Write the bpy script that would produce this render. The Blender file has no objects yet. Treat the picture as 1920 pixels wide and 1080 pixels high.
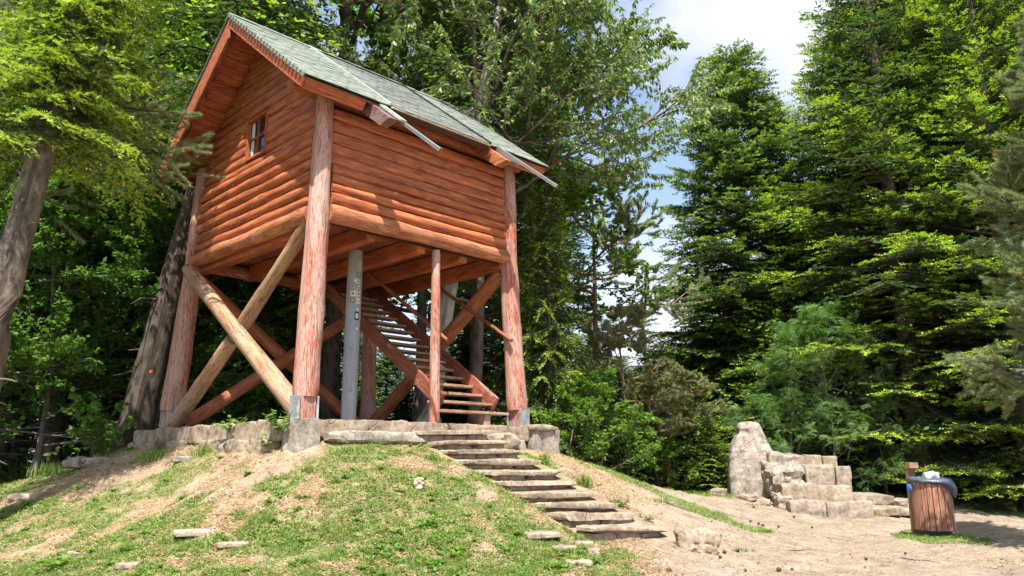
import bpy, math, random
import numpy as np
from mathutils import Vector, Matrix, noise as mnoise

# ------------------------------------------------------------------ camera, sky, sun, exposure
SC = bpy.context.scene
COL = SC.collection
FPX, PITCH = 1447.3, 0.2161
cam_d = bpy.data.cameras.new('camera'); cam = bpy.data.objects.new('camera', cam_d); COL.objects.link(cam)
cam_d.sensor_width = 36; cam_d.lens = FPX / 1920 * 36; cam_d.clip_end = 3000; cam_d.clip_start = 0.05
cam.location = (0, 0, 0); cam.rotation_euler = (math.pi / 2 + PITCH, 0, 0)
SC.camera = cam
SUN = Vector((-0.01, -0.48, 0.875)).normalized()      # towards the sun
sd = bpy.data.lights.new('sun', 'SUN'); sd.energy = 5.0; sd.angle = math.radians(0.5); sd.color = (1.0, 0.955, 0.88)
so = bpy.data.objects.new('sun', sd); COL.objects.link(so); so.rotation_euler = SUN.to_track_quat('Z', 'Y').to_euler(); so.location = (0, -20, 40)
W = bpy.data.worlds.new('World'); SC.world = W; W.use_nodes = True
nt = W.node_tree; N = nt.nodes; L = nt.links; N.clear()
sky = N.new('ShaderNodeTexSky'); sky.sky_type = 'NISHITA'; sky.sun_disc = False
sky.sun_elevation = math.asin(SUN.z); sky.sun_rotation = math.atan2(SUN.x, SUN.y)
sky.air_density = 1.1; sky.dust_density = 1.2; sky.ozone_density = 1.6
tc = N.new('ShaderNodeTexCoord'); mp = N.new('ShaderNodeMapping'); mp.inputs['Scale'].default_value = (1.0, 1.0, 1.5); mp.inputs['Location'].default_value = (0.35, 0.6, 0.12)
n1 = N.new('ShaderNodeTexNoise'); n1.inputs['Scale'].default_value = 2.1; n1.inputs['Detail'].default_value = 7; n1.inputs['Roughness'].default_value = 0.5
cr = N.new('ShaderNodeValToRGB'); cr.color_ramp.elements[0].position = 0.46; cr.color_ramp.elements[1].position = 0.62; cr.color_ramp.elements[0].color = (.08, .08, .08, 1)
mx = N.new('ShaderNodeMixRGB'); mx.inputs['Color2'].default_value = (4.6, 4.7, 5.0, 1)
bg = N.new('ShaderNodeBackground'); bg.inputs['Strength'].default_value = 0.115; wo = N.new('ShaderNodeOutputWorld')
L.new(tc.outputs['Generated'], mp.inputs['Vector']); L.new(mp.outputs[0], n1.inputs['Vector']); L.new(n1.outputs['Fac'], cr.inputs[0])
L.new(cr.outputs[0], mx.inputs['Fac']); L.new(sky.outputs[0], mx.inputs['Color1']); L.new(mx.outputs[0], bg.inputs['Color']); L.new(bg.outputs[0], wo.inputs[0])
SC.view_settings.view_transform = 'Standard'; SC.view_settings.look = 'None'; SC.view_settings.gamma = 1; SC.view_settings.exposure = 1.15
SC.render.engine = 'CYCLES'
cy = SC.cycles; cy.max_bounces = 6; cy.diffuse_bounces = 4; cy.glossy_bounces = 2; cy.transmission_bounces = 4; cy.transparent_max_bounces = 4
cy.use_denoising = True

random.seed(5)
def at(px, py, Y):
    """point of the photograph's pixel at world depth Y"""
    X = (px - 960) / FPX; Z = (540 - py) / FPX
    d = Vector((X, math.cos(PITCH) - Z * math.sin(PITCH), math.sin(PITCH) + Z * math.cos(PITCH)))
    return d * (Y / d.y)

# ------------------------------------------------------------------ materials
def newmat(name):
    m = bpy.data.materials.new(name); m.use_nodes = True; nt = m.node_tree; nt.nodes.clear()
    out = nt.nodes.new('ShaderNodeOutputMaterial'); p = nt.nodes.new('ShaderNodeBsdfPrincipled'); nt.links.new(p.outputs[0], out.inputs[0])
    return m, nt, p, out
def nd(nt, t, **k):
    n = nt.nodes.new('ShaderNode' + t)
    for a, v in k.items():
        if a in n.inputs: n.inputs[a].default_value = v
        else: setattr(n, a, v)
    return n
def vecm(nt, src, scale, loc=(0, 0, 0)):
    m = nd(nt, 'Mapping'); m.inputs['Scale'].default_value = scale; m.inputs['Location'].default_value = loc; nt.links.new(src, m.inputs['Vector']); return m.outputs[0]
def noi(nt, vec, scale, detail=5, rough=0.55, dist=0.0):
    n = nd(nt, 'TexNoise'); n.inputs['Scale'].default_value = scale; n.inputs['Detail'].default_value = detail; n.inputs['Roughness'].default_value = rough; n.inputs['Distortion'].default_value = dist
    nt.links.new(vec, n.inputs['Vector']); return n.outputs['Fac']
def ramp(nt, fac, stops):
    r = nd(nt, 'ValToRGB'); cr = r.color_ramp
    while len(cr.elements) < len(stops): cr.elements.new(0.5)
    for e, (p, c) in zip(cr.elements, stops):
        e.position = p; e.color = (c, c, c, 1) if isinstance(c, (int, float)) else (*c, 1)
    nt.links.new(fac, r.inputs[0]); return r.outputs[0]
def mix(nt, fac, a, b, bl='MIX'):
    m = nd(nt, 'MixRGB'); m.blend_type = bl
    for s, v in (('Fac', fac), ('Color1', a), ('Color2', b)):
        if isinstance(v, (int, float)): m.inputs[s].default_value = v if s == 'Fac' else (v, v, v, 1)
        elif isinstance(v, tuple): m.inputs[s].default_value = (*v, 1)
        else: nt.links.new(v, m.inputs[s])
    return m.outputs[0]
def bump(nt, p, h, strength=0.5, dist=0.02):
    b = nd(nt, 'Bump'); b.inputs['Strength'].default_value = strength; b.inputs['Distance'].default_value = dist
    nt.links.new(h, b.inputs['Height']); nt.links.new(b.outputs[0], p.inputs['Normal'])
def attr(nt, name, o='Vector'):
    a = nd(nt, 'Attribute'); a.attribute_name = name; return a.outputs[o]

def wood(name, base, dark, pale, peel=0.3, peelcol=(0.55, 0.42, 0.34), rough=0.6, crack=0.5, knots=True):
    """stained timber; grain follows the 'g' attribute (along, around, id)"""
    m, nt, p, out = newmat(name); g = attr(nt, 'g')
    a = noi(nt, vecm(nt, g, (1.3, 9, 7)), 2.2, 6, 0.6, 0.4)
    c = ramp(nt, a, [(0.33, dark), (0.5, base), (0.68, pale)])
    big = noi(nt, vecm(nt, g, (0.9, 2, 31)), 1.2, 3)
    c = mix(nt, mix(nt, 0.35, 1.0, ramp(nt, big, [(0.3, 0.45), (0.7, 1.5)])), 0.0, c, 'MIX') if False else mix(nt, 0.55, c, mix(nt, 1.0, c, ramp(nt, big, [(0.3, 0.55), (0.7, 1.35)]), 'MULTIPLY'))
    fine = noi(nt, vecm(nt, g, (2.5, 45, 7)), 3, 4, 0.7)
    c = mix(nt, 1.0, c, ramp(nt, fine, [(0.34, 0.68), (0.5, 1.0), (0.66, 1.2)]), 'MULTIPLY')
    if peel > 0:
        f = noi(nt, vecm(nt, g, (5.0, 34, 9), (3, 1, 4)), 1.6, 8, 0.72, 0.5)
        f2 = noi(nt, vecm(nt, g, (0.8, 2.5, 5), (7, 1, 4)), 1.1, 2)
        s = nd(nt, 'Math', operation='MULTIPLY_ADD'); nt.links.new(f2, s.inputs[0]); s.inputs[1].default_value = 0.5; nt.links.new(f, s.inputs[2])
        pk = ramp(nt, s.outputs[0], [(0.85 - 0.32 * peel, 0), (0.99 - 0.32 * peel, 0.85)])
        c = mix(nt, pk, c, mix(nt, 1.0, peelcol, ramp(nt, fine, [(0.3, 0.6), (0.7, 1.25)]), 'MULTIPLY'))
    if knots:
        v = nd(nt, 'TexVoronoi'); v.inputs['Scale'].default_value = 1.0; nt.links.new(vecm(nt, g, (2.1, 5.5, 3.3)), v.inputs['Vector'])
        k = ramp(nt, v.outputs['Distance'], [(0.05, 1), (0.11, 0)])
        c = mix(nt, mix(nt, 1.0, k, 0.6, 'MULTIPLY'), c, mix(nt, 0.5, dark, (0.04, 0.015, 0.01)))
    if name == 'red_stained_log':
        v2 = nd(nt, 'TexVoronoi'); v2.inputs['Scale'].default_value = 1.0; v2.inputs['Randomness'].default_value = 1.0; nt.links.new(vecm(nt, g, (1.6, 3.0, 5.3), (2, 5, 1)), v2.inputs['Vector'])
        k2 = ramp(nt, mix(nt, 0.08, v2.outputs['Distance'], fine), [(0.085, 1), (0.115, 0)]); c = mix(nt, mix(nt, 1.0, k2, 0.75, 'MULTIPLY'), c, (0.50, 0.33, 0.06))
    ck = noi(nt, vecm(nt, g, (0.7, 14, 5), (0, 3, 0)), 1.5, 2, 0.5, 0.2)
    crk = ramp(nt, ck, [(0.495, 1), (0.502, 0), (0.509, 1)])
    c = mix(nt, crack, c, mix(nt, 1.0, c, ramp(nt, ck, [(0.489, 1.0), (0.502, 0.18), (0.515, 1.0)]), 'MULTIPLY'))
    nt.links.new(c, p.inputs['Base Color']); p.inputs['Roughness'].default_value = rough; p.inputs['Specular IOR Level'].default_value = 0.35
    h = mix(nt, 0.5, mix(nt, 0.5, a, fine), crk)
    bump(nt, p, h, 0.85, 0.016)
    return m
M = {}
M['log'] = wood('red_stained_log', (0.42, 0.122, 0.045), (0.22, 0.05, 0.02), (0.52, 0.185, 0.075), 0.0, (0.62, 0.36, 0.16), 0.5)
M['log_big'] = wood('sun_bleached_log', (0.42, 0.14, 0.06), (0.25, 0.065, 0.028), (0.52, 0.22, 0.11), 0.18, (0.50, 0.33, 0.20), 0.6)
M['post'] = wood('weathered_red_post', (0.38, 0.10, 0.052), (0.22, 0.05, 0.028), (0.46, 0.165, 0.10), 0.60, (0.48, 0.335, 0.275), 0.65, 0.8)
M['brace_tan'] = wood('bleached_tan_log', (0.34, 0.175, 0.09), (0.20, 0.09, 0.045), (0.43, 0.26, 0.15), 0.42, (0.41, 0.30, 0.21), 0.65, 1.0)
M['brace_red'] = wood('red_brown_brace', (0.36, 0.115, 0.05), (0.2, 0.05, 0.025), (0.45, 0.19, 0.09), 0.15, (0.4, 0.24, 0.15), 0.55)
M['board'] = wood('orange_red_board', (0.40, 0.105, 0.04), (0.25, 0.052, 0.022), (0.48, 0.155, 0.06), 0.0, crack=0.2)
M['beam'] = wood('dark_red_beam', (0.25, 0.07, 0.035), (0.14, 0.035, 0.02), (0.33, 0.115, 0.055), 0.08)
M['grey_beam'] = wood('weathered_grey_red_beam', (0.17, 0.075, 0.055), (0.09, 0.04, 0.035), (0.24, 0.15, 0.125), 0.4, (0.24, 0.20, 0.19))
M['tread'] = wood('worn_tread', (0.33, 0.15, 0.08), (0.2, 0.07, 0.035), (0.46, 0.28, 0.17), 0.5, (0.46, 0.34, 0.25))
M['slat'] = wood('bin_slat_wood', (0.33, 0.15, 0.09), (0.2, 0.08, 0.05), (0.42, 0.23, 0.15), 0.25, (0.34, 0.24, 0.17))
M['pale_wood'] = wood('raw_pale_wood', (0.55, 0.42, 0.25), (0.4, 0.28, 0.15), (0.62, 0.5, 0.33), 0.0, knots=False)

def simple(name, col, rough=0.6, metal=0.0, nscale=20, var=0.25, bstr=0.2, bd=0.005, coord='Object', spec=0.4):
    m, nt, p, out = newmat(name); t = nd(nt, 'TexCoord'); v = t.outputs[coord]
    n = noi(nt, v, nscale, 6, 0.65); n2 = noi(nt, v, nscale * 0.13, 4, 0.6)
    c = mix(nt, 1.0, col, ramp(nt, n, [(0.25, 1 - var), (0.75, 1 + var)]), 'MULTIPLY')
    c = mix(nt, 1.0, c, ramp(nt, n2, [(0.3, 1 - var * 0.8), (0.7, 1 + var * 0.8)]), 'MULTIPLY')
    nt.links.new(c, p.inputs['Base Color']); p.inputs['Roughness'].default_value = rough; p.inputs['Metallic'].default_value = metal; p.inputs['Specular IOR Level'].default_value = spec
    bump(nt, p, n, bstr, bd); return m
M['shingle'] = simple('green_shingle', (0.19, 0.215, 0.178), 0.9, 0, 9, 0.22, 0.5, 0.01, spec=0.2)
M['shingle_grey'] = simple('faded_grey_shingle', (0.15, 0.16, 0.145), 0.9, 0, 9, 0.3, 0.5, 0.01, spec=0.2)
M['felt_dark'] = simple('black_felt', (0.02, 0.022, 0.02), 0.9)
M['shade_dark'] = simple('shade_dark_brown', (0.05, 0.02, 0.012), 0.9)  # dark tone standing in for shade: light-blocking panels and eave gap strip
M['galv'] = simple('galvanised_metal', (0.42, 0.44, 0.45), 0.45, 0.7, 25, 0.2)
M['flash'] = simple('green_grey_flashing', (0.30, 0.36, 0.30), 0.6, 0.0, 12, 0.2)
M['plate'] = simple('painted_steel_plate', (0.36, 0.37, 0.38), 0.6, 0.3, 9, 0.5)
def rusty(name):
    m, nt, p, out = newmat(name); v = nd(nt, 'TexCoord').outputs['Object']
    n = noi(nt, v, 7, 8, 0.7); n2 = noi(nt, vecm(nt, v, (20, 20, 3)), 1.0, 5, 0.6)
    c = ramp(nt, n2, [(0.3, (0.235, 0.245, 0.26)), (0.7, (0.33, 0.34, 0.36))])
    c = mix(nt, ramp(nt, n, [(0.57, 0), (0.68, 0.8)]), c, (0.26, 0.17, 0.10))
    nt.links.new(c, p.inputs['Base Color']); p.inputs['Roughness'].default_value = 0.62; p.inputs['Metallic'].default_value = 0.15; bump(nt, p, n, 0.2, 0.004); return m
M['pole'] = rusty('grey_painted_pole')
def stone(name, a, b, c_, sc=3.0, bs=0.9, lich=0.25):
    m, nt, p, out = newmat(name); v = nd(nt, 'TexCoord').outputs['Object']
    n = noi(nt, v, sc, 9, 0.66, 0.3); n2 = noi(nt, v, sc * 6, 7, 0.7)
    c = ramp(nt, n, [(0.3, a), (0.52, b), (0.7, c_)])
    c = mix(nt, 1.0, c, ramp(nt, n2, [(0.32, 0.5), (0.5, 1.0), (0.7, 1.3)]), 'MULTIPLY')
    vo = nd(nt, 'TexVoronoi'); vo.feature = 'DISTANCE_TO_EDGE'; vo.inputs['Scale'].default_value = sc * 0.9; nt.links.new(mix(nt, 0.15, v, n), vo.inputs['Vector'])
    ck = ramp(nt, vo.outputs['Distance'], [(0.0, 0.0), (0.025, 1.0)])
    ck2 = mix(nt, ramp(nt, noi(nt, v, sc * 0.6, 2), [(0.35, 0), (0.52, 1)]), ck, 1.0)
    c = mix(nt, 1.0, c, ramp(nt, ck2, [(0, 0.62), (1, 1)]), 'MULTIPLY')
    l = noi(nt, v, sc * 1.7, 6, 0.75, 1.0); c = mix(nt, ramp(nt, l, [(0.6, 0), (0.72, lich)]), c, (0.12, 0.13, 0.07))
    nt.links.new(c, p.inputs['Base Color']); p.inputs['Roughness'].default_value = 0.9; p.inputs['Specular IOR Level'].default_value = 0.2
    bump(nt, p, mix(nt, 0.5, mix(nt, 0.4, n, n2), ck2), bs, 0.035); return m
M['sandstone'] = stone('sandstone', (0.16, 0.12, 0.085), (0.30, 0.235, 0.17), (0.42, 0.34, 0.26))
M['sandstone2'] = stone('pinkish_sandstone', (0.18, 0.14, 0.11), (0.29, 0.235, 0.185), (0.38, 0.315, 0.25), 2.2)
M['concrete'] = stone('old_concrete', (0.18, 0.15, 0.12), (0.30, 0.26, 0.215), (0.40, 0.355, 0.30), 4.0, 0.6, 0.15)
M['obelisk'] = stone('pitted_grey_stone', (0.14, 0.11, 0.09), (0.31, 0.26, 0.22), (0.46, 0.40, 0.35), 7.0, 1.0, 0.35)
M['pale_stone'] = stone('pale_stone', (0.28, 0.225, 0.165), (0.40, 0.335, 0.26), (0.50, 0.44, 0.36), 5.0, 0.6, 0.0)
def bark(name, a, b, sc=9, lich=(0.30, 0.30, 0.24), lf=0.3):
    m, nt, p, out = newmat(name); g = attr(nt, 'g')
    v = nd(nt, 'TexVoronoi'); v.inputs['Scale'].default_value = sc; nt.links.new(mix(nt, 0.06, vecm(nt, g, (0.45, 1, 1)), noi(nt, g, 6, 3)), v.inputs['Vector'])
    n = noi(nt, vecm(nt, g, (0.6, 1.4, 1)), sc * 1.3, 7, 0.7)
    c = mix(nt, ramp(nt, mix(nt, 0.5, v.outputs['Distance'], n), [(0.25, 0), (0.62, 1)]), a, b)
    c = mix(nt, ramp(nt, noi(nt, g, 1.7, 6, 0.7), [(0.5, 0), (0.68, lf)]), c, lich)
    nt.links.new(c, p.inputs['Base Color']); p.inputs['Roughness'].default_value = 0.95; p.inputs['Specular IOR Level'].default_value = 0.15
    bump(nt, p, mix(nt, 0.5, v.outputs['Distance'], n), 1.0, 0.06); return m
M['bark'] = bark('spruce_bark', (0.055, 0.042, 0.033), (0.20, 0.16, 0.125), 11, (0.24, 0.22, 0.18), 0.25)
M['bark_brown'] = bark('brown_spruce_bark', (0.03, 0.022, 0.017), (0.105, 0.08, 0.062), 9, (0.13, 0.115, 0.1), 0.3)
M['bark_dark'] = bark('dark_bark', (0.05, 0.036, 0.028), (0.16, 0.12, 0.095), 8)
M['bark_pine'] = bark('pine_bark', (0.16, 0.08, 0.05), (0.34, 0.2, 0.13), 8, (0.3, 0.22, 0.17), 0.2)
M['bark_birch'] = bark('pale_mottled_bark', (0.22, 0.19, 0.15), (0.48, 0.44, 0.37), 7, (0.16, 0.13, 0.1), 0.6)
M['bark_cherry'] = bark('grey_cherry_bark', (0.08, 0.07, 0.06), (0.20, 0.17, 0.145), 10)

def leaf(name, a, b, tip=None, tr=0.35, rough=0.55):
    m, nt, p, out = newmat(name); h = attr(nt, 'hue', 'Fac')
    c = ramp(nt, h, [(0.0, a), (1.0, b)])
    if tip: c = mix(nt, attr(nt, 'tip', 'Fac'), c, tip)
    nt.links.new(c, p.inputs['Base Color']); p.inputs['Roughness'].default_value = rough; p.inputs['Specular IOR Level'].default_value = 0.25
    t = nd(nt, 'BsdfTranslucent'); nt.links.new(mix(nt, 1.0, c, (1.15, 1.35, 0.55), 'MULTIPLY'), t.inputs['Color'])
    ms = nd(nt, 'MixShader'); ms.inputs[0].default_value = tr; nt.links.new(p.outputs[0], ms.inputs[1]); nt.links.new(t.outputs[0], ms.inputs[2]); nt.links.new(ms.outputs[0], out.inputs[0])
    return m
M['spruce'] = leaf('spruce_needles', (0.03, 0.068, 0.016), (0.09, 0.16, 0.035), (0.42, 0.53, 0.07), 0.32)
M['fir'] = leaf('fir_needles', (0.03, 0.068, 0.025), (0.072, 0.135, 0.038), (0.42, 0.54, 0.06), 0.3)
M['fir_far'] = leaf('dull_conifer_needles', (0.04, 0.085, 0.03), (0.10, 0.16, 0.055), (0.30, 0.40, 0.07), 0.28)
M['pine'] = leaf('grey_green_pine_needles', (0.16, 0.21, 0.09), (0.31, 0.36, 0.18), (0.40, 0.28, 0.12), 0.25)
M['pine_brown'] = leaf('brownish_pine_needles', (0.19, 0.20, 0.10), (0.34, 0.33, 0.18), (0.26, 0.2, 0.10), 0.25)
M['cherry'] = leaf('cherry_leaves', (0.10, 0.18, 0.045), (0.27, 0.36, 0.13), (0.34, 0.22, 0.08), 0.35, 0.38)
M['maple'] = leaf('bright_broadleaf', (0.09, 0.17, 0.025), (0.18, 0.30, 0.045), None, 0.5)
M['beech'] = leaf('shaded_broadleaf', (0.07, 0.15, 0.03), (0.15, 0.27, 0.06), None, 0.5)
M['rowan'] = leaf('bluish_rowan_leaves', (0.08, 0.165, 0.045), (0.18, 0.31, 0.09), None, 0.35)
M['weed'] = leaf('weed_leaves', (0.10, 0.19, 0.035), (0.22, 0.34, 0.07), None, 0.35)
M['grass'] = leaf('grass_blades', (0.085, 0.165, 0.028), (0.20, 0.31, 0.06), (0.40, 0.34, 0.15), 0.3)
M['straw'] = leaf('dry_straw', (0.36, 0.25, 0.14), (0.56, 0.43, 0.26), None, 0.15)

# ------------------------------------------------------------------ mesh helpers
def tag(o, label=None, cat=None, group=None, kind=None):
    if label: o['label'] = label
    if cat: o['category'] = cat
    if group: o['group'] = group
    if kind: o['kind'] = kind
    return o
def empty(name, loc=(0, 0, 0), rz=0.0):
    o = bpy.data.objects.new(name, None); COL.objects.link(o); o.location = loc; o.rotation_euler = (0, 0, rz); o.empty_display_size = 0.2; return o
SHARP = ('stone_block', 'corner_block', 'broken_slab', 'step_slab', 'riser_stone', 'boulder', 'stone', 'flat_stone', 'mossy_rock', 'rubble_stone')
class MB:
    def __init__(s): s.V = []; s.F = []; s.G = []; s.S = []
    def add(s, V, F, G=None, smooth=True):
        n = len(s.V); s.V += [tuple(v) for v in V]; s.F += [tuple(i + n for i in f) for f in F]
        s.G += [tuple(g) for g in G] if G is not None else [tuple(v) for v in V]; s.S += [smooth] * len(F)
    def tube(s, pts, rad, n=14, wob=0.0, seed=0, sq=(1, 1), cap=True, up=Vector((0, 0, 1)), sub=0.25, rag=0.0):
        """round log through pts; sq squashes across the first / second ring axis"""
        pts = [Vector(p) for p in pts]; P = []; R = []
        for i in range(len(pts) - 1):
            k = max(1, int((pts[i + 1] - pts[i]).length / sub))
            for j in range(k): P.append(pts[i].lerp(pts[i + 1], j / k)); R.append(rad[i] + (rad[i + 1] - rad[i]) * j / k)
        P.append(pts[-1]); R.append(rad[-1]); rings = []; V = []; G = []; d = 0; idn = (seed * 7.31) % 97
        for i, p in enumerate(P):
            t = (P[min(i + 1, len(P) - 1)] - P[max(i - 1, 0)]).normalized()
            a = t.cross(up)
            if a.length < 0.1: a = t.cross(Vector((0, 1, 0)))
            a.normalize(); b = a.cross(t).normalized()
            if i: d += (p - P[i - 1]).length
            rr = R[i] * (1 + wob * (mnoise.noise(Vector((d * 1.3, idn, 0.5)))))
            if cap and (i == 0 or i == len(P) - 1): rr *= 0.93
            for j in range(n):
                w = 2 * math.pi * j / n; q = rr * (1 + wob * 0.7 * mnoise.noise(Vector((d * 2.2, math.cos(w) * 1.4 + idn, math.sin(w) * 1.4))))
                V.append(p + a * math.cos(w) * q * sq[0] + b * math.sin(w) * q * sq[1]); G.append((d, w * R[i], idn))
        F = []
        for i in range(len(P) - 1):
            for j in range(n):
                F.append((i * n + j, i * n + (j + 1) % n, (i + 1) * n + (j + 1) % n, (i + 1) * n + j))
        s.add(V, F, G)
        if cap:
            m = len(P); e0 = V[:n]; e1 = V[(m - 1) * n:]
            s.add(e0, [tuple(range(n))[::-1]], [(v.x * 3, v.y * 3, v.z) for v in e0], False); s.add(e1, [tuple(range(n))], [(v.x * 3, v.y * 3, v.z) for v in e1], False)
    def box(s, c, h, ax=None, seed=0, wave=0.0):
        """box with centre c, half sizes h, optional axes"""
        c = Vector(c); ax = ax or (Vector((1, 0, 0)), Vector((0, 1, 0)), Vector((0, 0, 1))); ax = [Vector(a).normalized() for a in ax]
        V = []; G = []; k = max(range(3), key=lambda i: h[i]); o = [i for i in range(3) if i != k]; idn = (seed * 5.17) % 91
        for i in range(8):
            sg = [(-1, 1)[(i >> j) & 1] for j in range(3)]
            V.append(c + sum((ax[j] * (h[j] * sg[j]) for j in range(3)), Vector())); G.append((h[k] * sg[k] + idn, h[o[0]] * sg[o[0]] + h[o[1]] * sg[o[1]], idn))
        F = [(0, 2, 3, 1), (4, 5, 7, 6), (0, 1, 5, 4), (2, 6, 7, 3), (0, 4, 6, 2), (1, 3, 7, 5)]
        s.add(V, F, G, False)
    def prism(s, poly, d, seed=0):
        """poly: list of 3D points (planar), extruded by vector d"""
        n = len(poly); P = [Vector(p) for p in poly]; Q = [p + Vector(d) for p in P]
        s.add(P + Q, [tuple(range(n))[::-1], tuple(range(n, 2 * n))] + [(i, (i + 1) % n, n + (i + 1) % n, n + i) for i in range(n)], None, False)
    def rock(s, c, h, seed=0, cuts=10, rough=0.12, sub=6, rz=0.0, power=5.0, taper=0.0, tilt=(0, 0), shear=(0, 0)):
        """weathered block: rounded box pushed about by noise"""
        c = Vector(c); n = sub; V = []; idx = {}; F = []
        rot = Matrix.Rotation(rz, 3, 'Z') @ Matrix.Rotation(tilt[0], 3, 'X') @ Matrix.Rotation(tilt[1], 3, 'Y'); off = Vector((seed * 3.7, seed * 1.9, seed * 0.7)); big = max(h)
        power = power * 3.2 if power >= 5 else power * 1.5
        rr0 = random.Random(seed * 13 + 1); CU = []
        for _ in range(cuts):
            a = Vector((rr0.gauss(0, 1) / h[0] * big, rr0.gauss(0, 1) / h[1] * big, rr0.gauss(0, 1) / h[2] * big)); a.normalize(); sup = abs(a.x) * h[0] + abs(a.y) * h[1] + abs(a.z) * h[2]; CU.append((a, sup * rr0.uniform(1 - rough * .9, 1.0)))
        nn = [max(2, int(round(n * (hh / big) ** 0.6))) * 2 for hh in h]
        def vert(i, j, k):
            key = (i, j, k)
            if key in idx: return idx[key]
            q = Vector((2 * i / nn[0] - 1, 2 * j / nn[1] - 1, 2 * k / nn[2] - 1))
            l = (abs(q.x) ** power + abs(q.y) ** power + abs(q.z) ** power) ** (1 / power); q = q / l if l > 1 else q
            q = Vector((q.x * h[0] * (1 - taper * (q.z + 1) / 2), q.y * h[1] * (1 - taper * (q.z + 1) / 2), q.z * h[2]))
            sc = min(h)
            f = mnoise.fractal(q * (1.1 / big) + off, 0.9, 2.1, 4) * rough * sc * 1.4 + mnoise.fractal(q * (3.2 / sc * 0.5) + off * 2, 0.8, 2.2, 3) * rough * sc * 0.6
            r = mnoise.cell(q * (0.9 / sc) + off) * rough * sc * 0.25
            nr = Vector((q.x / h[0] ** 1.6, q.y / h[1] ** 1.6, q.z / h[2] ** 1.6)).normalized(); q = q + nr * (f * .8 + r)
            for (ca, cd) in CU:
                e_ = q.dot(ca) - cd
                if e_ > 0: q = q - ca * e_
            q.x += shear[0] * q.z; q.y += shear[1] * q.z
            idx[key] = len(V); V.append(c + rot @ q); return idx[key]
        for (a, b, m) in ((0, 1, 2), (1, 2, 0), (2, 0, 1)):
            for e in (0, nn[m]):
                for i in range(nn[a]):
                    for j in range(nn[b]):
                        f = []
                        for di, dj in ((0, 0), (1, 0), (1, 1), (0, 1)):
                            k = [0, 0, 0]; k[a] = i + di; k[b] = j + dj; k[m] = e; f.append(vert(*k))
                        F.append(tuple(f) if e else tuple(f[::-1]))
        s.add(V, F)
    def build(s, name, mat, parent=None, bevel=0.0, loc=None):
        me = bpy.data.meshes.new(name); me.from_pydata(s.V, [], s.F); me.materials.append(mat)
        if loc is not None:
            pass
        me.polygons.foreach_set('use_smooth', s.S)
        if s.V and name in SHARP: me.set_sharp_from_angle(angle=math.radians(32))
        a = me.attributes.new('g', 'FLOAT_VECTOR', 'POINT'); a.data.foreach_set('vector', np.array(s.G, dtype=np.float32).ravel())
        o = bpy.data.objects.new(name, me); COL.objects.link(o)
        if parent: o.parent = parent
        if bevel:
            b = o.modifiers.new('bevel', 'BEVEL'); b.width = bevel; b.segments = 2; b.limit_method = 'ANGLE'; b.angle_limit = math.radians(40)
        return o
def np_mesh(name, V, F, mat, parent=None, fattr=None, vattr=None, smooth=False):
    """mesh from numpy arrays; F (n,3) or (n,4)"""
    V = np.asarray(V, dtype=np.float32); F = np.asarray(F, dtype=np.int32); k = F.shape[1]
    me = bpy.data.meshes.new(name); me.vertices.add(len(V)); me.vertices.foreach_set('co', V.ravel())
    me.loops.add(F.size); me.loops.foreach_set('vertex_index', F.ravel()); me.polygons.add(len(F))
    me.polygons.foreach_set('loop_start', np.arange(0, F.size, k, dtype=np.int32))
    me.polygons.foreach_set('loop_total', np.full(len(F), k, dtype=np.int32))
    me.polygons.foreach_set('use_smooth', np.full(len(F), smooth, dtype=bool)); me.update(calc_edges=True)
    for n, d in (fattr or {}).items(): a = me.attributes.new(n, 'FLOAT', 'FACE'); a.data.foreach_set('value', np.asarray(d, dtype=np.float32))
    for n, d in (vattr or {}).items():
        d = np.asarray(d, dtype=np.float32)
        if d.ndim == 2: a = me.attributes.new(n, 'FLOAT_VECTOR', 'POINT'); a.data.foreach_set('vector', d.ravel())
        else: a = me.attributes.new(n, 'FLOAT', 'POINT'); a.data.foreach_set('value', d)
    me.materials.append(mat); o = bpy.data.objects.new(name, me); COL.objects.link(o)
    if parent: o.parent = parent
    return o
def vnoise(x, y, seed=0):
    """2-D value noise, vectorised"""
    xi = np.floor(x).astype(np.int64); yi = np.floor(y).astype(np.int64); fx = x - xi; fy = y - yi; fx = fx * fx * (3 - 2 * fx); fy = fy * fy * (3 - 2 * fy)
    def h(a, b):
        n = (a * 374761393 + b * 668265263 + seed * 1442695041) & 0xffffffff; n = ((n ^ (n >> 13)) * 1274126177) & 0xffffffff; return ((n ^ (n >> 16)) & 0xffff) / 65535.0
    return (h(xi, yi) * (1 - fx) + h(xi + 1, yi) * fx) * (1 - fy) + (h(xi, yi + 1) * (1 - fx) + h(xi + 1, yi + 1) * fx) * fy
def fbm(x, y, seed=0, oct=4, g=0.5):
    s = 0; a = 1; t = 0
    for i in range(oct): s = s + a * vnoise(x * 2 ** i + 17.3 * i, y * 2 ** i - 9.1 * i, seed + i); t += a; a *= g
    return s / t

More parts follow.
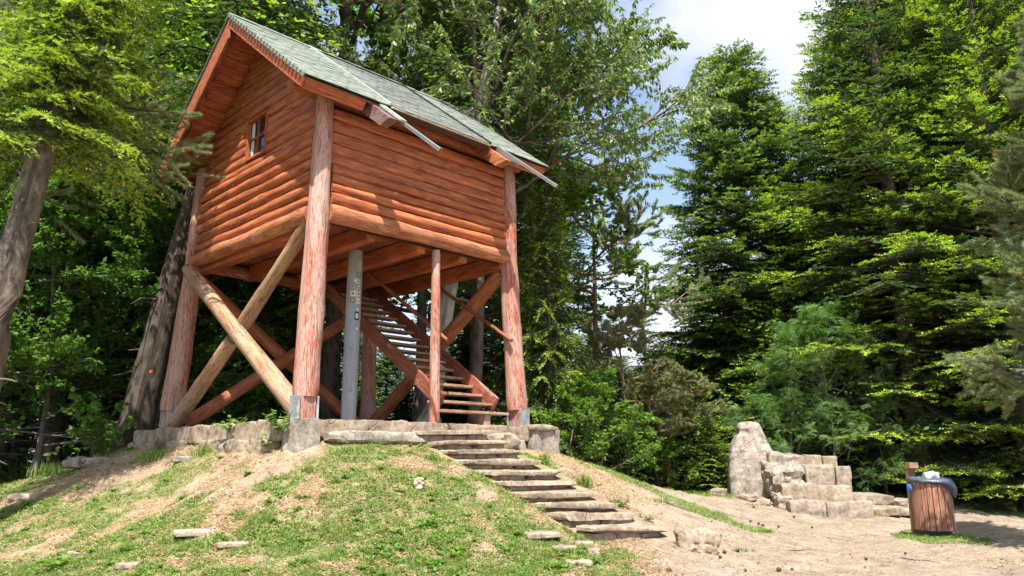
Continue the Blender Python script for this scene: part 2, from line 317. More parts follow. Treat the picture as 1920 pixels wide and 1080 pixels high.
# ------------------------------------------------------------------ ground
F0 = Vector((-2.828, 10.8, 0)); TH = 0.7876
UU = Vector((math.cos(TH), math.sin(TH), 0)); VV = Vector((-math.sin(TH), math.cos(TH), 0))
def uv(s, t, z=0.0): return F0 + UU * s + VV * t + Vector((0, 0, z))
A_, B_ = 3.883, 4.233; ZT = 0.50       # tower plan, platform top
CP = []
def cp(px, py, Y): CP.append(tuple(at(px, py, Y)))
for q in [(562, 842, 10.35), (480, 830, 11.2), (400, 825, 12.2), (262, 831, 14.1), (225, 856, 14.6), (100, 903, 13), (0, 932, 12), (-150, 980, 11), (720, 838, 11.0), (850, 850, 11.0), (1036, 850, 13.7),
          (1130, 884, 13.3), (1250, 945, 12.6), (1335, 970, 12.4), (0, 1080, 8.2), (300, 1080, 7.6), (600, 1080, 7.3), (900, 1080, 7.3), (1150, 1080, 7.8), (300, 960, 9.8), (600, 950, 8.7), (600, 890, 9.5), (300, 890, 11.4),
          (850, 950, 8.9), (850, 900, 9.7), (1050, 1010, 8.8), (1180, 1000, 9.2), (1300, 1034, 9.6), (1500, 1080, 9.0), (1900, 1080, 9.0), (1755, 1006, 13.4), (1500, 1000, 13.2), (1350, 985, 12.6), (1900, 1010, 13),
          (1460, 965, 15.8), (1550, 972, 16.4), (1650, 965, 16.8), (1850, 960, 21), (1700, 942, 18.5), (1600, 925, 19.5), (1400, 920, 18.6), (1330, 928, 18.4), (1280, 930, 19.5), (1200, 925, 18.5), (1100, 905, 18), (1740, 935, 22), (2000, 965, 19)]: cp(*q)
for s, t, z in [(0, 0, .3), (2, 1, .35), (2, 3, .35), (4.3, 4.5, .1), (0, 5, .15), (4.3, 0, .2), (4.5, 2.4, .2), (2, 5, .1)]: p = uv(s, t, z); CP.append(tuple(p))
for p in [(0, 0, -1.5), (-4, 1, -1.6), (4, 1, -1.5), (0, 4.5, -1.45), (-5, 5, -1.55), (5, 5, -1.4), (-9, 4, -1.9), (10, 4, -1.4), (-13, 10, -1.5), (-14, 16, -1.2), (-10, 19, -1.0), (-4, 20, -0.9), (1, 19, -1.0), (4, 23, -1.6), (-8, 25, -2.2), (0, 27, -2.6), (9, 26, -1.9), (16, 22, -1.5), (15, 14, -1.4), (14, 8, -1.4), (-16, 24, -2.4), (16, 28, -2.3), (-16, 3, -2), (16, 2, -1.5), (0, -4, -1.6)]: CP.append(p)
CP = np.array(CP)
def _tps(r2): return np.where(r2 > 0, 0.5 * r2 * np.log(np.maximum(r2, 1e-12)), 0)
_n = len(CP); _K = _tps(((CP[:, None, :2] - CP[None, :, :2]) ** 2).sum(2)) + np.eye(_n) * 0.25; _P = np.c_[np.ones(_n), CP[:, :2]]
_A = np.zeros((_n + 3, _n + 3)); _A[:_n, :_n] = _K; _A[:_n, _n:] = _P; _A[_n:, :_n] = _P.T
_w = np.linalg.solve(_A, np.r_[CP[:, 2], np.zeros(3)])
def ground_np(x, y, bumps=True):
    x = np.asarray(x, dtype=float); y = np.asarray(y, dtype=float); sh = x.shape; xf = x.ravel(); yf = y.ravel(); z = np.zeros(len(xf))
    r = np.hypot(xf * 0.9, yf - 13); near = r < 21
    zz = np.zeros(near.sum()); xn = xf[near]; yn = yf[near]
    for a in range(0, len(xn), 40000):
        b = slice(a, a + 40000); d2 = (xn[b, None] - CP[None, :, 0]) ** 2 + (yn[b, None] - CP[None, :, 1]) ** 2
        zz[b] = _tps(d2) @ _w[:_n] + _w[_n] + _w[_n + 1] * xn[b] + _w[_n + 2] * yn[b]
    far = -2.0 - np.clip(r - 17, 0, 400) * 0.10 - 6 * (np.clip(r - 60, 0, 2000) / 400)
    z[near] = zz; t = np.clip((r - 15) / 5.5, 0, 1); t = t * t * (3 - 2 * t); z = z * (1 - t) + far * t
    if bumps:
        z = z + (fbm(xf * 1.1, yf * 1.1, 3) - 0.5) * 0.10 + (fbm(xf * 5, yf * 5, 9, 4, .6) - 0.5) * 0.06
    if STW:
        a0, b0, a9, b9 = STW; ax = Vector(((a9 + b9) / 2 - (a0 + b0) / 2).to_tuple()); ln = math.hypot(ax.x, ax.y); ux, uy = ax.x / ln, ax.y / ln; mx_ = (a0 + b0) / 2
        al = (xf - mx_.x) * ux + (yf - mx_.y) * uy; ac = np.abs(-(xf - mx_.x) * uy + (yf - mx_.y) * ux); zt = mx_.z + (ax.z / ln) * al - .15
        w = np.clip((.95 - ac) / .3, 0, 1) * np.clip((al + .7) / .3, 0, 1) * np.clip((ln + .25 - al) / .25, 0, 1); z = z * (1 - w) + np.minimum(z, zt) * w
    return z.reshape(sh)
STW = None
def gz(x, y): return float(ground_np(np.array([x]), np.array([y]))[0])
def dist_seg(x, y, ax, ay, bx, by):
    t = np.clip(((x - ax) * (bx - ax) + (y - ay) * (by - ay)) / ((bx - ax) ** 2 + (by - ay) ** 2), 0, 1)
    return np.hypot(x - ax - t * (bx - ax), y - ay - t * (by - ay))
def grassmask(x, y):
    """0 = bare, 1 = turf"""
    n = fbm(x * 0.75 + 3.1, y * 0.75, 21, 4); n2 = fbm(x * 3.4, y * 3.4, 33, 4)
    m = 0.5 * n + 0.5 * n2
    bias = np.full(np.shape(x), 0.068)
    X = (x, y)
    # the trodden dirt: right-hand flat, strip beside the steps
    p = at(1180, 990, 9.3); flat = np.clip((x - (1.05 + (y - 7.5) * 0.12)) / 0.5, 0, 1) * (y < 19.5)
    bias = bias - 0.40 * flat
    side = dist_seg(x, y, 0.1, 13.9, 2.7, 10.3); bias = bias - 0.25 * np.clip(1.1 - side, 0, 1)
    st = dist_seg(x, y, -0.9, 11.6, 1.6, 9.4); bias = bias - 0.12 * np.clip(1.0 - st, 0, 1)
    # worn top below the platform
    top = dist_seg(x, y, -3.0, 9.6, -6.3, 12.6); bias = bias - 0.16 * np.clip(1.3 - top, 0, 1)
    low = np.clip((9.0 - y) / 1.5, 0, 1) * (x < 1.6); bias = bias + 0.05 * low
    ms = dist_seg(x, y, -1.2, 8.8, 0.3, 8.3); bias = bias + 0.12 * np.clip(1.1 - ms, 0, 1)
    # grassy strip beyond the bare shoulder and in front of the trees
    strip = dist_seg(x, y, 0.9, 15.4, 3.55, 12.9); bias = bias + 0.75 * np.clip(1.15 - strip * 1.1, 0, 1)
    strip = dist_seg(x, y, 1.6, 17.3, 5.5, 18.6); bias = bias + 0.6 * np.clip(1.1 - strip * 0.8, 0, 1)
    strip = dist_seg(x, y, 8.0, 18.6, 15, 21.5); bias = bias + 0.45 * np.clip(1.15 - strip * 0.8, 0, 1)
    strip = dist_seg(x, y, -10, 12.5, -6.7, 15.2); bias = bias + 0.22 * np.clip(1.1 - strip * 0.8, 0, 1)
    b = at(1755, 1006, 13.4); bias = bias + 1.1 * np.clip(1.0 - (np.hypot((x - b.x + 0.10) * 1.0, (y - b.y + .35) * .75) / 0.85) ** 2, 0, 1)
    return np.clip((m + bias - 0.475) / 0.09, 0, 1)
STW = (at(782, 809, 11.35), at(926, 809, 12.27), at(1111, 989, 9.05), at(1250, 989, 9.97))
def axis(a, b, st, lo, hi):
    c = list(np.arange(a, b, st)); s = st; v = c[0]
    while v > lo: s *= 1.28; v -= s; c.insert(0, v)
    s = st; v = c[-1]
    while v < hi: s *= 1.28; v += s; c.append(v)
    return np.array(c)
gx = axis(-9.5, 10, 0.06, -900, 900); gy = axis(6.3, 18.5, 0.06, -300, 1500)
GX, GY = np.meshgrid(gx, gy); GZ = ground_np(GX, GY)
nx, ny = len(gx), len(gy); ii = np.arange(nx * ny).reshape(ny, nx)
FQ = np.stack([ii[:-1, :-1], ii[:-1, 1:], ii[1:, 1:], ii[1:, :-1]], -1).reshape(-1, 4)
GMK = grassmask(GX, GY)
fl = np.clip((GX - (1.0 + (GY - 7.5) * 0.12)) / 0.8, 0, 1) * np.clip((20.5 - GY) / 1.0, 0, 1)
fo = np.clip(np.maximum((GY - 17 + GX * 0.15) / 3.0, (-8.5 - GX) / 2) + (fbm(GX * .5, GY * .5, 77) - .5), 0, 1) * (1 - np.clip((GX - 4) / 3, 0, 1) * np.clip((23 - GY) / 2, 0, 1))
def ground_mat():
    m, nt, p, out = newmat('ground_soil'); v = nd(nt, 'TexCoord').outputs['Object']
    big = noi(nt, v, 0.7, 5, 0.6); mid = noi(nt, v, 4.5, 8, 0.7); fine = noi(nt, v, 38, 7, 0.75); stk = noi(nt, vecm(nt, v, (60, 14, 30)), 1.5, 4, 0.7, 1.5)
    sand = ramp(nt, mid, [(0.25, (0.205, 0.155, 0.117)), (0.5, (0.305, 0.24, 0.18)), (0.75, (0.365, 0.30, 0.23))])
    soil = ramp(nt, mid, [(0.25, (0.17, 0.11, 0.07)), (0.45, (0.33, 0.225, 0.15)), (0.72, (0.44, 0.33, 0.23))])
    c = mix(nt, attr(nt, 'flat', 'Fac'), soil, sand)
    c = mix(nt, 1.0, c, ramp(nt, noi(nt, v, 1.7, 6, 0.65, 1.2), [(0.36, 0.74), (0.5, 1.0), (0.68, 1.12)]), 'MULTIPLY')
    c = mix(nt, ramp(nt, big, [(0.45, 0), (0.7, 0.35)]), c, (0.41, 0.325, 0.255))
    gr = ramp(nt, fine, [(0.3, (0.13, 0.15, 0.045)), (0.7, (0.26, 0.26, 0.10))])
    gm = nd(nt, 'Math', operation='MULTIPLY'); gm.inputs[1].default_value = 0.6; nt.links.new(attr(nt, 'grass', 'Fac'), gm.inputs[0])
    c = mix(nt, gm.outputs[0], c, gr)
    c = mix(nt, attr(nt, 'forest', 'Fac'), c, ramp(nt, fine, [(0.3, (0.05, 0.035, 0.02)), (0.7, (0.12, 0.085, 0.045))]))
    c = mix(nt, 1.0, c, ramp(nt, fine, [(0.28, 0.62), (0.5, 1.0), (0.75, 1.25)]), 'MULTIPLY')
    c = mix(nt, 1.0, c, ramp(nt, stk, [(0.3, 0.85), (0.7, 1.12)]), 'MULTIPLY')
    nt.links.new(c, p.inputs['Base Color']); p.inputs['Roughness'].default_value = 0.97; p.inputs['Specular IOR Level'].default_value = 0.1
    bump(nt, p, mix(nt, 0.5, mid, mix(nt, 0.5, fine, stk)), 0.9, 0.05); return m
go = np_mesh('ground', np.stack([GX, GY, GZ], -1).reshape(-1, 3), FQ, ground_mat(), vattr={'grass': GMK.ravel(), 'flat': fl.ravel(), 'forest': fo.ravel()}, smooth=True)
tag(go, kind='structure')

# ------------------------------------------------------------------ the tower
T = empty('lookout_tower', F0 + Vector((0, 0, ZT)), TH)
T['label'] = 'red-brown log cabin raised on four tall splayed log posts with green shingle gable roof'; T['category'] = 'lookout tower'
def lv(s, t, z): return Vector((s, t, z - ZT))        # tower coordinates: along right wall, along left wall, world height
ZB, ZP = 3.38, 5.34                                    # wall bottom, post tops
M_ = (7.355 - 5.257) / (B_ / 2 + 0.564)                # roof slope
ZR, EV, O1, O2 = 7.355, 0.564, 0.66, 0.50
def roofz(t): return ZR - abs(t - B_ / 2) * M_
SP = 0.13
# posts with notched feet and steel plates
for k, (s, t) in enumerate(((0, 0), (A_, 0), (0, B_), (A_, B_))):
    ds = -1 if s == 0 else 1; dt = -1 if t == 0 else 1; m = MB()
    rb, rt = [(0.185, 0.135), (0.185, 0.13), (0.195, 0.12), (0.17, 0.14)][k]
    m.tube([lv(s + ds * SP, t + dt * SP, 0.80), lv(s + ds * SP * .6, t + dt * SP * .6, 1.9), lv(s + ds * .02, t + dt * .02, ZB), lv(s, t, ZP + 0.02)], [rb, rb * .95, rb * .5 + rt * .5, rt], 20, 0.10, k + 3, sub=0.12)
    po = m.build('post', M['post'], T)
    m = MB(); c = lv(s + ds * (SP + .01), t + dt * (SP + .01), 0.655)
    m.box(c, (0.115, 0.115, 0.155), seed=k); m.build('foot', M['post'], po, 0.012)
    m = MB()
    for sg in (-1, 1):
        m.box(c + Vector((sg * 0.145 if k % 3 == 0 else 0, sg * 0.145 if k % 3 else 0, 0.0)), (0.012 if k % 3 == 0 else .12, .12 if k % 3 == 0 else 0.012, 0.165))
    m.build('steel_plate', M['plate'], po, 0.003)
# log walls
cou = [0.26, 0.205, 0.15, 0.145, 0.155, 0.165, 0.175, 0.185, 0.19, 0.19]
def wall_right(t0, sgn, seed):
    m = MB(); big = MB(); z = ZB
    for i, h in enumerate(cou):
        if z > 5.25: break
        r = h / 2; off = -0.02 - (0.055 if i == 0 else 0.02 if i < 5 else 0.0); sq = (1.0 if i < 5 else 0.45)
        tgt = big if i == 0 else m
        e = 0.14 if i else 0.11
        tgt.tube([lv(e, t0 + sgn * off, z + r), lv(A_ - e, t0 + sgn * off, z + r)], [r * 1.02, r * 0.98], 16, 0.16 if i < 5 else 0.08, seed + i, sq=(sq, 1.0), sub=0.1)
        z += h
    m.build('wall', M['log'], T); big.build('sill_log', M['log_big'], T)
wall_right(0, 1, 20); wall_right(B_, -1, 60)
WV0, WV1, WZ0, WZ1 = 1.735, 2.43, 4.95, 5.70          # window opening in the gable wall
def wall_gable(s0, sgn, seed, window):
    m = MB(); big = MB(); z = ZB; i = 0
    while z < ZR - 0.34:
        h = 0.24 if i == 0 else (0.18 if i < 7 else 0.165) + random.uniform(-.022, .022); r = h / 2; zc = z + r
        lim = B_ / 2 - (ZR - 0.22 - zc) / M_
        a = max(0.13, lim); b = B_ - a; segs = [(a, b)]
        if b - a < 0.12: break
        if window and zc + r * .5 > WZ0 and zc - r * .5 < WZ1: segs = [(a, WV0 + random.uniform(-.01, .03)), (WV1 + random.uniform(-.03, .01), b)]
        off = -(0.05 if i == 0 else 0.02 if i < 7 else 0.0); sq = 1.0 if i < 7 else 0.55
        for (p, q) in segs:
            if q - p > 0.05: (big if i == 0 else m).tube([lv(s0 + sgn * off, p, zc), lv(s0 + sgn * off, q, zc)], [r * 1.05, r], 16, 0.15, seed + i, sq=(sq, 1.0), sub=0.1)
        z += h; i += 1
    m.build('wall', M['log'], T); big.build('sill_log', M['log_big'], T)
wall_gable(0, 1, 100, True); wall_gable(A_, -1, 140, False)
# added backing panels behind the logs, blocking light to keep the cabin dark inside
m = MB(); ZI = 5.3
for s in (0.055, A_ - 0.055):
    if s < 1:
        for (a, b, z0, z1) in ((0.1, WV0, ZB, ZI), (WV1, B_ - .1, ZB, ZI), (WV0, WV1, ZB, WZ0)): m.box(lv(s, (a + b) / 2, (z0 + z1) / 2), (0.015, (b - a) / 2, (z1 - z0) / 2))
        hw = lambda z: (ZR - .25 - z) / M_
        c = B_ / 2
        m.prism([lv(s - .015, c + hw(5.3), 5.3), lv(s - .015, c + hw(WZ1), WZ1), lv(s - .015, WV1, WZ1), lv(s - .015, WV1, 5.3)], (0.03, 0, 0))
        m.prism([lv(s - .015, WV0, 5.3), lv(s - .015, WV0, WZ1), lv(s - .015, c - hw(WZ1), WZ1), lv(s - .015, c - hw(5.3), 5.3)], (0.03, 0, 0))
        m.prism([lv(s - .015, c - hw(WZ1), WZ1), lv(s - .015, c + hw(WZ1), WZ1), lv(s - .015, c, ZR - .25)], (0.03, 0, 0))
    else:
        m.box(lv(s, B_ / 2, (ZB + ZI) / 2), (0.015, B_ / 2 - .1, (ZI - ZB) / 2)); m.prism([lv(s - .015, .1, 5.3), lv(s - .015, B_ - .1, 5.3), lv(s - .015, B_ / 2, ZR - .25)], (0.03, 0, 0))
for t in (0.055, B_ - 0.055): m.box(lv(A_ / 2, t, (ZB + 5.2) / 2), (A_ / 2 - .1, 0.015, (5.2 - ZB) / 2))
m.build('light_block_lining', M['shade_dark'], T)
# window
w = MB(); cz = (WZ0 + WZ1) / 2; cv = (WV0 + WV1) / 2; hv = (WV1 - WV0) / 2; hz_ = (WZ1 - WZ0) / 2
for sg in (-1, 1):
    w.box(lv(0.0, cv + sg * (hv - .02), cz), (0.055, 0.02, hz_)); w.box(lv(-0.002, cv, cz + sg * (hz_ - .02)), (0.055, hv - .04, 0.02))
wo_ = w.build('window', M['board'], T, 0.004)
w = MB(); w.box(lv(-0.01, cv, cz), (0.018, 0.017, hz_ - .06)); w.box(lv(-0.012, cv, cz), (0.018, hv - .06, 0.017)); w.build('glazing_bars', M['beam'], wo_, 0.003)
gm_, gnt, gp, _ = newmat('window_glass'); gp.inputs['Base Color'].default_value = (0.02, 0.022, 0.025, 1); gp.inputs['Roughness'].default_value = 0.06
w = MB(); w.box(lv(0.012, cv, cz), (0.004, hv - .05, hz_ - .05)); w.build('pane', gm_, wo_)
w = MB(); w.box(lv(0.002, WV1 - .14, cz), (0.004, 0.045, hz_ - .07)); w.build('curtain', simple('white_curtain', (0.6, 0.6, 0.62)), wo_)
# floor and joists
m = MB()
for i in range(24): m.box(lv(A_ / 2, 0.12 + i * 0.173, ZB + 0.20), (A_ / 2 - .1, 0.083, 0.02), seed=i)
m.build('floor', M['beam'], T, 0.004)
for i, s in enumerate((0.12, 0.98, 1.98, 2.9, A_ - .1)):
    m = MB(); m.box(lv(s, B_ / 2, ZB + 0.035), (0.085, B_ / 2 + (-.08 if 0 < i < 4 else .02), 0.13), seed=i + 40); m.build('joist', M['board'], T, 0.015)
m = MB(); m.tube([lv(0.1, B_ - .25, ZB + .02), lv(A_ - .1, B_ - .25, ZB + .02)], [.12, .12], 14, .05, 77); m.build('cross_beam', M['beam'], T)
# braces
def brace(a, b, r, mat, seed, r2=None, lab=None):
    m = MB(); m.tube([a, b], [r, r2 or r], 16, 0.09, seed, sub=0.12); o = m.build('brace', M[mat], T)
    if lab: o['label'] = lab
    return o
brace(lv(-0.22, 4.0, 3.30), lv(-0.17, -0.02, 0.64), 0.115, 'brace_tan', 201, .14, 'bleached tan brace crossing in front')
brace(lv(-0.02, 0.22, 3.40), lv(-0.06, 2.02, 2.07), 0.10, 'brace_tan', 203, .12)
brace(lv(-0.08, 2.30, 1.86), lv(-0.16, 4.22, 0.50), 0.115, 'brace_tan', 204, .13)
brace(lv(0.1, B_ + .02, 3.2), lv(A_ - .1, B_ + .06, 0.62), 0.12, 'brace_red', 205)
brace(lv(0.0, B_ - .12, 0.55), lv(A_ - .1, B_ - .12, 3.2), 0.12, 'brace_red', 206)
brace(lv(A_ + .02, 0.15, 3.3), lv(A_ + .02, B_ - .1, 0.58), 0.135, 'brace_red', 207)
# steel pole
P_top = lv(1.42, 1.15, 3.40)
m = MB(); m.tube([lv(1.42, 1.15, 0.47), P_top], [0.125, 0.125], 32, 0, 0, sub=0.5); pole = m.build('steel_pole', M['pole'], T)
# stickers face the camera side of the pole
def sticker(ang, z, w, h, col, mark=None, rnd=False):
    """curved patch on the pole; ang measured from the viewer-facing side"""
    base = math.atan2(-F0.y - 1.8, -(F0.x + 0.2)) - TH + ang; R = 0.1275
    def patch(w, h, R, z, rnd, name, mt, par):
        mm = MB(); n = 10; V = []; F = []
        if rnd:
            V.append(lv(1.42 + R * math.cos(base), 1.15 + R * math.sin(base), z))
            for i in range(20):
                a = base + (w / 2) / R * math.cos(i * math.pi / 10); V.append(lv(1.42 + R * math.cos(a), 1.15 + R * math.sin(a), z + h / 2 * math.sin(i * math.pi / 10)))
            F = [(0, 1 + i, 1 + (i + 1) % 20) for i in range(20)]
        else:
            for i in range(n + 1):
                a = base + (i / n - .5) * w / R
                for q in (-1, 1): V.append(lv(1.42 + R * math.cos(a), 1.15 + R * math.sin(a), z + q * h / 2))
            F = [(2 * i, 2 * i + 2, 2 * i + 3, 2 * i + 1) for i in range(n)]
        mm.add(V, F, None, False); return mm.build(name, mt, par)
    o = patch(w, h, R, z, rnd, 'sticker', simple('sticker_print', col, 0.4, 0, 30, 0.08, 0.0), pole)
    if mark:
        # markings join the sticker's own mesh as a second material slot
        j = MB(); mk = patch(w * mark[1], h * mark[1], R + 0.0015, z, mark[2], 'mark', simple('sticker_mark', mark[0], 0.4, 0, 30, 0.1, 0.0), pole)
        me = o.data; me2 = mk.data; nv = len(me.vertices)
        V = [v.co[:] for v in me.vertices] + [v.co[:] for v in me2.vertices]; F = [tuple(p.vertices) for p in me.polygons] + [tuple(i + nv for i in p.vertices) for p in me2.polygons]; n0 = len(me.polygons)
        nm = bpy.data.meshes.new('sticker'); nm.from_pydata(V, [], F); nm.materials.append(me.materials[0]); nm.materials.append(me2.materials[0])
        nm.polygons.foreach_set('material_index', [0 if i < n0 else 1 for i in range(len(F))]); o.data = nm; bpy.data.objects.remove(mk)
WH = (0.6, 0.6, 0.58)
sticker(-.12, 2.65, .085, .085, WH, ((0.15, 0.15, 0.15), .55, True)); sticker(-.12, 2.535, .085, .085, (0.03, 0.05, 0.02), ((0.3, 0.42, 0.12), .72, True), True)
sticker(.62, 2.65, .075, .09, (0.72, 0.42, 0.03), ((0.05, 0.04, 0.03), .4, True)); sticker(.66, 2.53, .07, .09, WH, ((0.35, 0.2, 0.25), .5, False))
sticker(.52, 2.28, .085, .14, (0.02, 0.025, 0.03), ((0.5, 0.56, 0.66), .6, False)); sticker(.50, 2.86, .08, .07, (0.5, 0.5, 0.5), ((0.25, 0.27, 0.3), .6, True), True)
sticker(.58, 2.98, .10, .10, (0.12, 0.11, 0.08), ((0.28, 0.25, 0.16), .7, True), True); sticker(.66, 3.17, .06, .09, (0.42, 0.38, 0.28)); sticker(.62, 3.08, .07, .06, (0.4, 0.3, 0.2))
sticker(.26, 2.87, .09, .055, (0.55, 0.56, 0.57), None, True); sticker(.62, 2.78, .10, .045, (0.30, 0.17, 0.10), ((0.6, 0.55, 0.5), .5, False)); sticker(.6, 2.39, .055, .055, (0.5, 0.52, 0.5), None, True)
sticker(.62, 2.07, .045, .045, WH, None, True)
# staircase climbing away from the viewer under the cabin
m = MB()
def zs(t): return 0.74 + 0.665 * (t + 0.15)
sA, sB = 2.42, 3.56; dirS = Vector((0, 1, 0.665)).normalized(); upS = Vector((0, -0.665, 1)).normalized()
def stringer(s):
    m = MB(); a = lv(s, -0.02, zs(-0.02) + 0.06); b = lv(s, 3.85, zs(3.85) + 0.06); c = (a + b) / 2
    m.box(c, ((b - a).length / 2, 0.032, 0.12), (dirS, Vector((1, 0, 0)), upS), seed=int(s * 9)); return m
st = stringer(sA - .03).build('staircase', M['beam'], T, 0.006)
m = stringer(sB + .03); m.build('stringer', M['beam'], st, 0.006)
for i in range(16):
    z = 0.72 + i * 0.1655; t = -0.10 + i * 0.249; m = MB(); e = 0.16 if i == 0 else 0.09 if i == 1 else 0.0
    m.box(lv((sA + sB) / 2 + random.uniform(-.01, .01), t, z), ((sB - sA) / 2 + e - (0.005 if i > 1 else 0), 0.125, 0.022), seed=i); m.build('tread', M['tread'], st, 0.006)
m = MB(); m.box(lv(3.25, -.1, .60), (.07, .08, .098), seed=3); m.build('support_block', M['tread'], st, .008)
for (s, a, b) in ((2.42, (-.1, 1.86), (3.0, 3.9)), (3.75, (-.25, 1.98), (2.9, 3.95))):
    m = MB(); m.tube([lv(s, a[0], a[1]), lv(s, b[0], b[1])], [0.032, 0.035], 10, 0.08, 5, sub=.2); m.build('handrail', M['beam'], st)
m = MB(); m.tube([lv(2.24, -0.03, 0.49), lv(2.24, 0.02, ZB - .02)], [0.088, 0.072], 14, 0.1, 31, sub=.15); m.build('newel_post', M['post'], T)

# roof --------------------------------------------------------------
rs = Vector((0, -1, -M_)).normalized()                   # down the near slope (right side, t decreasing)
def slope_axes(side):
    d = Vector((0, -side, -M_)).normalized(); n = Vector((0, -side * M_, 1)).normalized(); return d, Vector((1, 0, 0)), n     # side=+1: near slope
LS = (B_ / 2 + EV) / math.cos(math.atan(M_))             # slope length
def on_slope(side, s, l, off=0.0):
    d, x, n = slope_axes(side); return lv(s, B_ / 2, ZR) + d * l + n * off
m = MB()
for side in (1, -1):
    d, x, n = slope_axes(side); nb = 19
    for i in range(nb):
        l0 = i * (LS - .02) / nb; l1 = (i + 1) * (LS - .02) / nb - 0.006
        m.box(on_slope(side, (A_ + O2 - O1) / 2, (l0 + l1) / 2, -0.055), ((A_ + O1 + O2) / 2 - .045, (l1 - l0) / 2, 0.013), (x, d, n), seed=i + (50 if side > 0 else 0))
roof = m.build('roof', M['board'], T, 0.002)
# deck of dark felt under shingles
m = MB()
for side in (1, -1):
    d, x, n = slope_axes(side); m.box(on_slope(side, (A_ + O2 - O1) / 2, LS / 2 - .01, -0.031), ((A_ + O1 + O2) / 2 - .01, LS / 2 - .015, 0.010), (x, d, n))
m.build('felt_deck', M['felt_dark'], roof)
def shingles(name, side, s0, s1, mat, seed, lift=0.0, lmax=None, l0=0.0):
    d, x, n = slope_axes(side); rnd = random.Random(seed); m = MB(); rows = 22; rh = LS / rows; tw = 0.165
    for r in range(rows):
        if (r + 1) * rh <= l0 or (lmax and r * rh >= lmax): continue
        s = s0 - (tw / 2 if r % 2 else 0) - rnd.uniform(0, .04)
        while s < s1 - 0.004:
            a = max(s + .004, s0); b = min(s + tw - .004, s1)
            if b - a > 0.02:
                th = 0.014 + rnd.uniform(-.003, .005); dl = rnd.uniform(-.012, .012); lc = (r + .5) * rh + dl
                dd = (d + n * 0.055).normalized(); nn = n
                c = on_slope(side, (a + b) / 2, lc, 0.0 + lift + th / 2 + rnd.uniform(0, .004))
                m.box(c, ((b - a) / 2, rh * 0.56, th / 2), (x, (d - n * -0.03).normalized(), (n - d * -0.03).normalized() if False else n), seed=r)
            s += tw
    return m.build(name, M[mat], roof, 0.0)
S1, S2 = 0.80, 2.93
shingles('shingles', 1, -O1 - .02, S1, 'shingle', 1); g = shingles('shingles', 1, S1 + .05, S2 - .03, 'shingle_grey', 2, 0.006, None, 0.22); g['label'] = 'faded grey middle strip of shingles'
shingles('shingles', 1, S2 + .03, A_ + O2 + .02, 'shingle', 3); shingles('shingles', -1, -O1 - .02, A_ + O2 + .02, 'shingle', 4)
# ridge caps
m = MB(); s = -O1 - .02; i = 0
while s < A_ + O2:
    if not (S1 + .1 < s < S2 - .15) or True:
        for side in (1, -1):
            d, x, n = slope_axes(side); m.box(on_slope(side, s + .12, .075, 0.026 + (i % 2) * .004), (0.125, 0.085, 0.007), (x, d, n))
    s += 0.22; i += 1
m.build('ridge_cap', M['shingle'], roof)
d, x, n = slope_axes(1)
m = MB(); m.box(on_slope(1, (S1 + S2) / 2 + .1, .215, .035), ((S2 - S1) / 2 - .12, 0.035, .012), (x, d, n)); m.build('ridge_gap_strip', M['felt_dark'], roof)
for s in (S1 + .022, S2):
    m = MB(); m.box(on_slope(1, s, LS / 2 + .02, 0.028), (0.022, LS / 2 - .06, 0.022), (x, d, n)); m.build('seam_strip', M['felt_dark'] if s > 2 else M['flash'], roof, 0.003)
# round-ended tabs folded over the near rake
m = MB(); rnd = random.Random(8)
for i in range(25):
    l = 0.10 + i * (LS - .12) / 24; a = rnd.uniform(-.15, .15)
    m.box(on_slope(1, -O1 - .035, l, -0.012 + rnd.uniform(-.004, .004)), (0.012, 0.052, 0.036), (x, (d + n * .12 * a).normalized(), n))
m.build('rake_tabs', M['shingle'], roof, 0.008)
# fascia boards on both rakes, barge inner trim
for s, nm in ((-O1, 0), (A_ + O2, 1)):
    for side in (1, -1):
        d, x, n = slope_axes(side); ext = .0
        m = MB(); ss = s + (0.02 if nm == 0 else -.02)
        l0 = 0.0; l1 = LS - .03; h = 0.145 if side < 0 else 0.075
        # mitred at the ridge by a plumb cut
        off = -0.045
        tp = lambda l, o: on_slope(side, ss - .018, l, o)
        kk = M_ * 2 * h
        top0 = Vector(lv(ss - .018, B_ / 2, ZR - 0.045 / math.cos(math.atan(M_)))); bot0 = Vector(lv(ss - .018, B_ / 2, ZR - (0.045 + 2 * h) / math.cos(math.atan(M_))))
        poly = [top0, tp(l1, off), tp(l1, off - 2 * h), bot0]
        m.prism(poly, (0.036, 0, 0)); o = m.build('fascia_board', M['board'], roof, 0.004)
# inner purlin-like edge beam behind near rake
for side in (1, -1):
    d, x, n = slope_axes(side); m = MB(); m.box(on_slope(side, -O1 + .12, LS / 2 + .05, -.12), (0.05, LS / 2 - .14, 0.05), (x, d, n), seed=9); m.build('rake_rafter', M['beam'], roof, .005)
